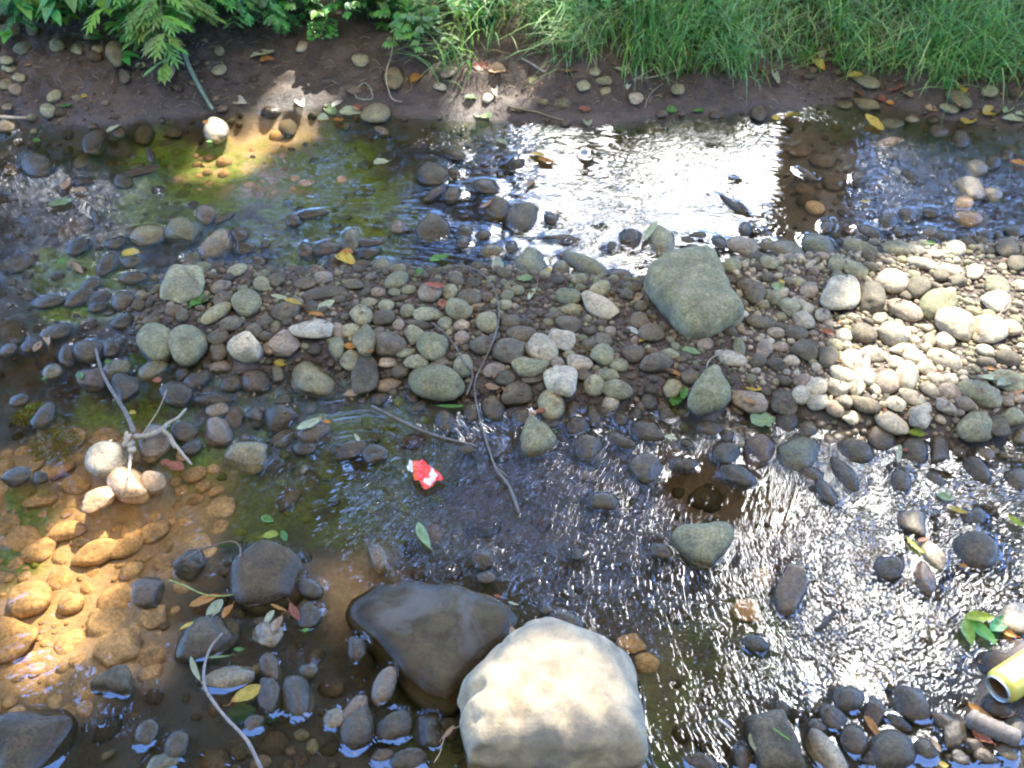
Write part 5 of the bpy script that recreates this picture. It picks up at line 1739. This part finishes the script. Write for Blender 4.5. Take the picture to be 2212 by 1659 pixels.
# (1) boughs between the sun and the stream
n1 = 0
for layer in range(3):
    st = .066; X, Y = np.meshgrid(np.arange(-3.2, 4.2, st), np.arange(.2, 6.2, st)); X = X.ravel() + rr_.uniform(-.5, .5, X.size) * st * 1.3; Y = Y.ravel() + rr_.uniform(-.5, .5, Y.size) * st * 1.3
    G0 = np.stack([X, Y, 0 * X], 1); hz = 4.3 + layer * .5 + 1.1 * fbm(X * .8, Y * .8, 101 + layer, 2); done = np.zeros(len(X), bool); Pt = G0 + SUN * (hz / SUN[2])[:, None]
    lit_ = ~keep_leaf(Pt, False)
    for alt in (0, -1.2, 1.3, -2.2, 2.6, 4.0, 5.5, 7.5):          # a bough higher or lower on the same sunbeam where this one would hide open sky
        Q = G0 + SUN * ((hz + alt) / SUN[2])[:, None]; ok = keep_leaf(Q) & ~done; Pt[ok] = Q[ok]; done |= ok
    LEAFP.append((Pt[done], .075, 0))
# (2) crowns that stand behind the picture and fill the mirror of the water
for layer in range(3):
    s_ = 26.; PX, PY = np.meshgrid(np.arange(-500, 3100, s_), np.arange(190, 2200, s_)); PX = PX.ravel() + rr_.uniform(-.5, .5, PX.size) * s_; PY = PY.ravel() + rr_.uniform(-.5, .5, PX.size) * s_
    Wt = plane_at(PX, PY, 0.); d = rays(PX, PY); R_ = d * np.array([1, 1, -1]); hor = np.hypot(R_[:, 0], R_[:, 1]); el = np.arctan2(R_[:, 2], hor)
    rho = np.where(el < math.radians(43), rr_.uniform(6.3, 9.5, len(el)), np.minimum(rr_.uniform(5.2, 7.5, len(el)) / np.tan(el), 8)); Pt = Wt + R_ * (rho / hor)[:, None]
    Pt = Pt[(Pt[:, 1] > 3.2)]; LEAFP.append((Pt[keep_leaf(Pt)], .10, 1))
# (3) unseen leaves added behind the camera to block the light from that side
nb = rr_.uniform(0, 1, (7500, 3)); NB_BLOCKER = np.stack([-9 + 18 * nb[:, 0], -1.6 - 4.2 * nb[:, 1], .6 + 8.4 * nb[:, 2]], 1); NB_BLOCKER = NB_BLOCKER[(np.hypot(NB_BLOCKER[:, 0], NB_BLOCKER[:, 1]) > 1.5)]
def leaf_cloud(P, size, seed):
    r = np.random.default_rng(seed); n = len(P); a = r.normal(size=(n, 3)); a[:, 2] *= .35; a /= np.linalg.norm(a, axis=1, keepdims=True); nn = SUN * 1.0 + r.normal(size=(n, 3)) * .45; nn /= np.linalg.norm(nn, axis=1, keepdims=True)
    b = np.cross(nn, a); b /= np.linalg.norm(b, axis=1, keepdims=True) + 1e-9; a = np.cross(b, nn); s = size * r.uniform(.75, 1.2, (n, 1))
    prof = [(-1, 0, .0), (-.35, .55, .12), (.35, .5, .1), (1, 0, -.1), (.35, -.5, .1), (-.35, -.55, .12)]
    V = np.stack([P + a * s * u + b * s * v * 1.15 + nn * s * w for u, v, w in prof], 1).reshape(-1, 3); i = (np.arange(n) * 6)[:, None]
    q = np.concatenate([i + np.array([[0, 1, 2, 3]]), i + np.array([[0, 3, 4, 5]])]); c = np.array([[.05, .105, .02]]) * r.uniform(.6, 1.5, (n, 1)); c[:, 0] *= r.uniform(.8, 1.6, n); return V, q, np.repeat(c, 6, 0)
tx = [(-4.5, 8.6, .16), (-1.7, 9.8, .18), (0.5, 7.4, .13), (None, None, .23), (4.9, 8.4, .17)]
w0 = plane_at(2075, 470, 0.); az_t = math.atan2(w0[0], w0[1]); tx[3] = (math.sin(az_t) * 7.0, math.cos(az_t) * 7.0, .255)
TL = ['tree seen mirrored at the far end of the pool, thin grey trunk', 'slender tree mirrored in the green algae water', 'young tree whose boughs hang over the middle of the stream', 'thick trunked tree whose reflection makes the brown gap in the bright water', 'tree mirrored in the blue water at the picture edge']
allP = [(P_, s_, k_) for P_, s_, k_ in LEAFP]
for i, (x, y, r0) in enumerate(tx):
    zb = float(height0(np.array(x), np.array(y))); root = empty('tree', (x, y, zb)); tag(root, TL[i], 'tree', 'trees on the far bank')
    mb = MB(); hgt = (8., 7., 3.1, 5.3, 7.)[i]; P = smooth_path([(0, 0, -.3), (.03, .02, hgt * .3), (.02 if i == 3 else .15, .05, hgt * .6), (.1, .1, hgt)], 6); add_tube(mb, P, np.linspace(r0, r0 * (.8 if i == 3 else .35), len(P)), 14, (.11, .09, .07))
    mb.build('trunk', M['wood'], root)
    mb = MB(); bb = MB(); cnt = 0
    for P_, s_, k_ in allP:
        own = np.argmin(np.stack([np.hypot(P_[:, 0] - a, P_[:, 1] - b) + (1.2 if j == 3 else 0) for j, (a, b, c) in enumerate(tx)]), 0) == i; Q = P_[own]
        if not len(Q): continue
        V, q, C = leaf_cloud(Q, s_, i * 10 + k_); mb.add(V - np.array([x, y, zb]), q, C)
        for k in range(0, len(Q), max(len(Q) // 14, 1)):
            e = Q[k] - np.array([x, y, zb]); s0 = np.array([0, 0, min(max(e[2] * .6, 2.2), hgt * .9)]); mid = s0 * .45 + e * .55 + np.array([0, 0, .3]); pth = smooth_path([s0, mid, e], 5)
            f = pth + np.array([x, y, zb]); 
            if keep_leaf(f[1:]).all(): add_tube(bb, pth, np.linspace(.05, .008, len(pth)), 6, (.10, .085, .065))
    mb.build('crown', M['canopy'], root)
    if bb.n: bb.build('boughs', M['wood'], root)

for i, (x, y) in enumerate([(-3.6, -3.4), (.6, -4.6), (4.2, -3.2)]):  # unseen trees, added only to cut the light from behind the camera
    zb = float(height0(np.array(x), np.array(y))); root = empty('tree', (x, y, zb)); tag(root, ['added light blocking tree behind the viewer, upstream one', 'added light blocking tree straight behind the viewer', 'added light blocking tree behind the viewer, downstream one'][i], 'tree', 'unseen trees added to block light')
    mb = MB(); add_tube(mb, smooth_path([(0, 0, -.3), (.1, 0, 3), (.2, .1, 8)], 6), np.linspace(.2, .08, 13), 12, (.11, .09, .07)); mb.build('trunk', M['wood'], root)
    own = np.argmin(np.stack([np.hypot(NB_BLOCKER[:, 0] - a, NB_BLOCKER[:, 1] - b) for a, b in [(-3.6, -3.4), (.6, -4.6), (4.2, -3.2)]]), 0) == i
    mb = MB(); V, q, C = leaf_cloud(NB_BLOCKER[own], .20, 70 + i); mb.add(V - np.array([x, y, zb]), q, C); mb.build('crown', M['canopy'], root)
# ---------------------------------------------------------------- labels that single out each stone and leaf
LMK = [('red wrapper', 1080, 1205), ('yellow can', 2530, 1745), ('driftwood knot', 330, 1120), ('diamond slab', 1760, 750), ('pear stone', 1365, 1110), ('thick hanging stem', 520, 250), ('three leaflet sprig', 2480, 1590),
       ('pale lobed leaf', 1931, 1066), ('huge pale boulder', 1400, 1750), ('round algae clump', 135, 1118), ('oval bank stone', 950, 287), ('wedge shaped stone', 285, 1730), ('mossy green pair', 440, 870), ('brown water gap', 2080, 450),
       ('sunlit gravel patch', 2300, 930), ('floating willow leaf', 1074, 1357), ('long dark slab', 1950, 1870), ('upright oval stone', 2001, 1491), ('dull green oblong', 1477, 673)]
def assign(items, head, cat, group):
    """items: (object, px, py, words). Each label: look, then its rank out from a landmark towards another"""
    sect = {}
    for it in items:
        o, px, py, w = it; ds = sorted((math.hypot(px - a, (py - b) * 1.25), n, a, b) for n, a, b in LMK); d0, n0, a0, b0 = ds[0]
        if d0 < 12: d0, n0, a0, b0 = ds[1]
        ang = math.atan2(py - b0, px - a0); best = min(((abs((math.atan2(b - b0, a - a0) - ang + math.pi) % (2 * math.pi) - math.pi)) , n) for n, a, b in LMK if n != n0)
        sect.setdefault((n0, best[1]), []).append((d0, it))
    ORD = ['first', 'second', 'third', 'fourth', 'fifth', 'sixth', 'seventh', 'eighth', 'ninth', 'tenth', 'eleventh', 'twelfth'] + ['thirteenth', 'fourteenth', 'fifteenth', 'sixteenth', 'seventeenth', 'eighteenth', 'nineteenth', 'twentieth']
    for (a, b), L_ in sect.items():
        L_.sort(key=lambda z: z[0])
        for k, (d, (o, px, py, w)) in enumerate(L_):
            tag(o, f'{w} {head}, {ORD[min(k, 19)]} from the {a} towards the {b}', cat, group)
special = {}
items = []
for s in singles:
    asp = max(s['rx'], s['ry']) / min(s['rx'], s['ry']); shp = 'blocky' if s['ang'] else ('long' if asp > 1.7 else 'round' if asp < 1.25 else 'oval')
    w = ('sunken ' if s['sub'] else '') + TONES[s['tone']][2].split(' ')[0 if s['tone'] not in 'gt' else -1]
    w = {'k': 'dark', 'g': 'olive grey', 'w': 'cream', 'b': 'brown', 'm': 'mossy green', 'M': 'dull green', 's': 'silty tan', 't': 'pinkish grey', 'G': 'green topped', 'D': 'algae dark'}[s['tone']]
    items.append((s['obj'], s['px'], s['py'], ('sunken ' if s['sub'] else '') + w + ' ' + shp))
assign(items, 'stone', 'stone', 'individual stones of the stream')
assign([(o, px, py, LNAME[t] + (' tiny' if ln < .03 else '')) for o, px, py, t, ln, P in leaf_objs], 'leaf', 'leaf', 'leaves fallen on the stones and water')

SC.view_settings.view_transform = 'Standard'; SC.view_settings.look = 'None'; SC.view_settings.exposure = EXPOSURE; SC.view_settings.gamma = 1
SC.cycles.max_bounces = 8; SC.cycles.transparent_max_bounces = 12; SC.cycles.caustics_reflective = False; SC.cycles.caustics_refractive = False; SC.cycles.sample_clamp_indirect = 6
SC.cycles.filter_width = 2.2
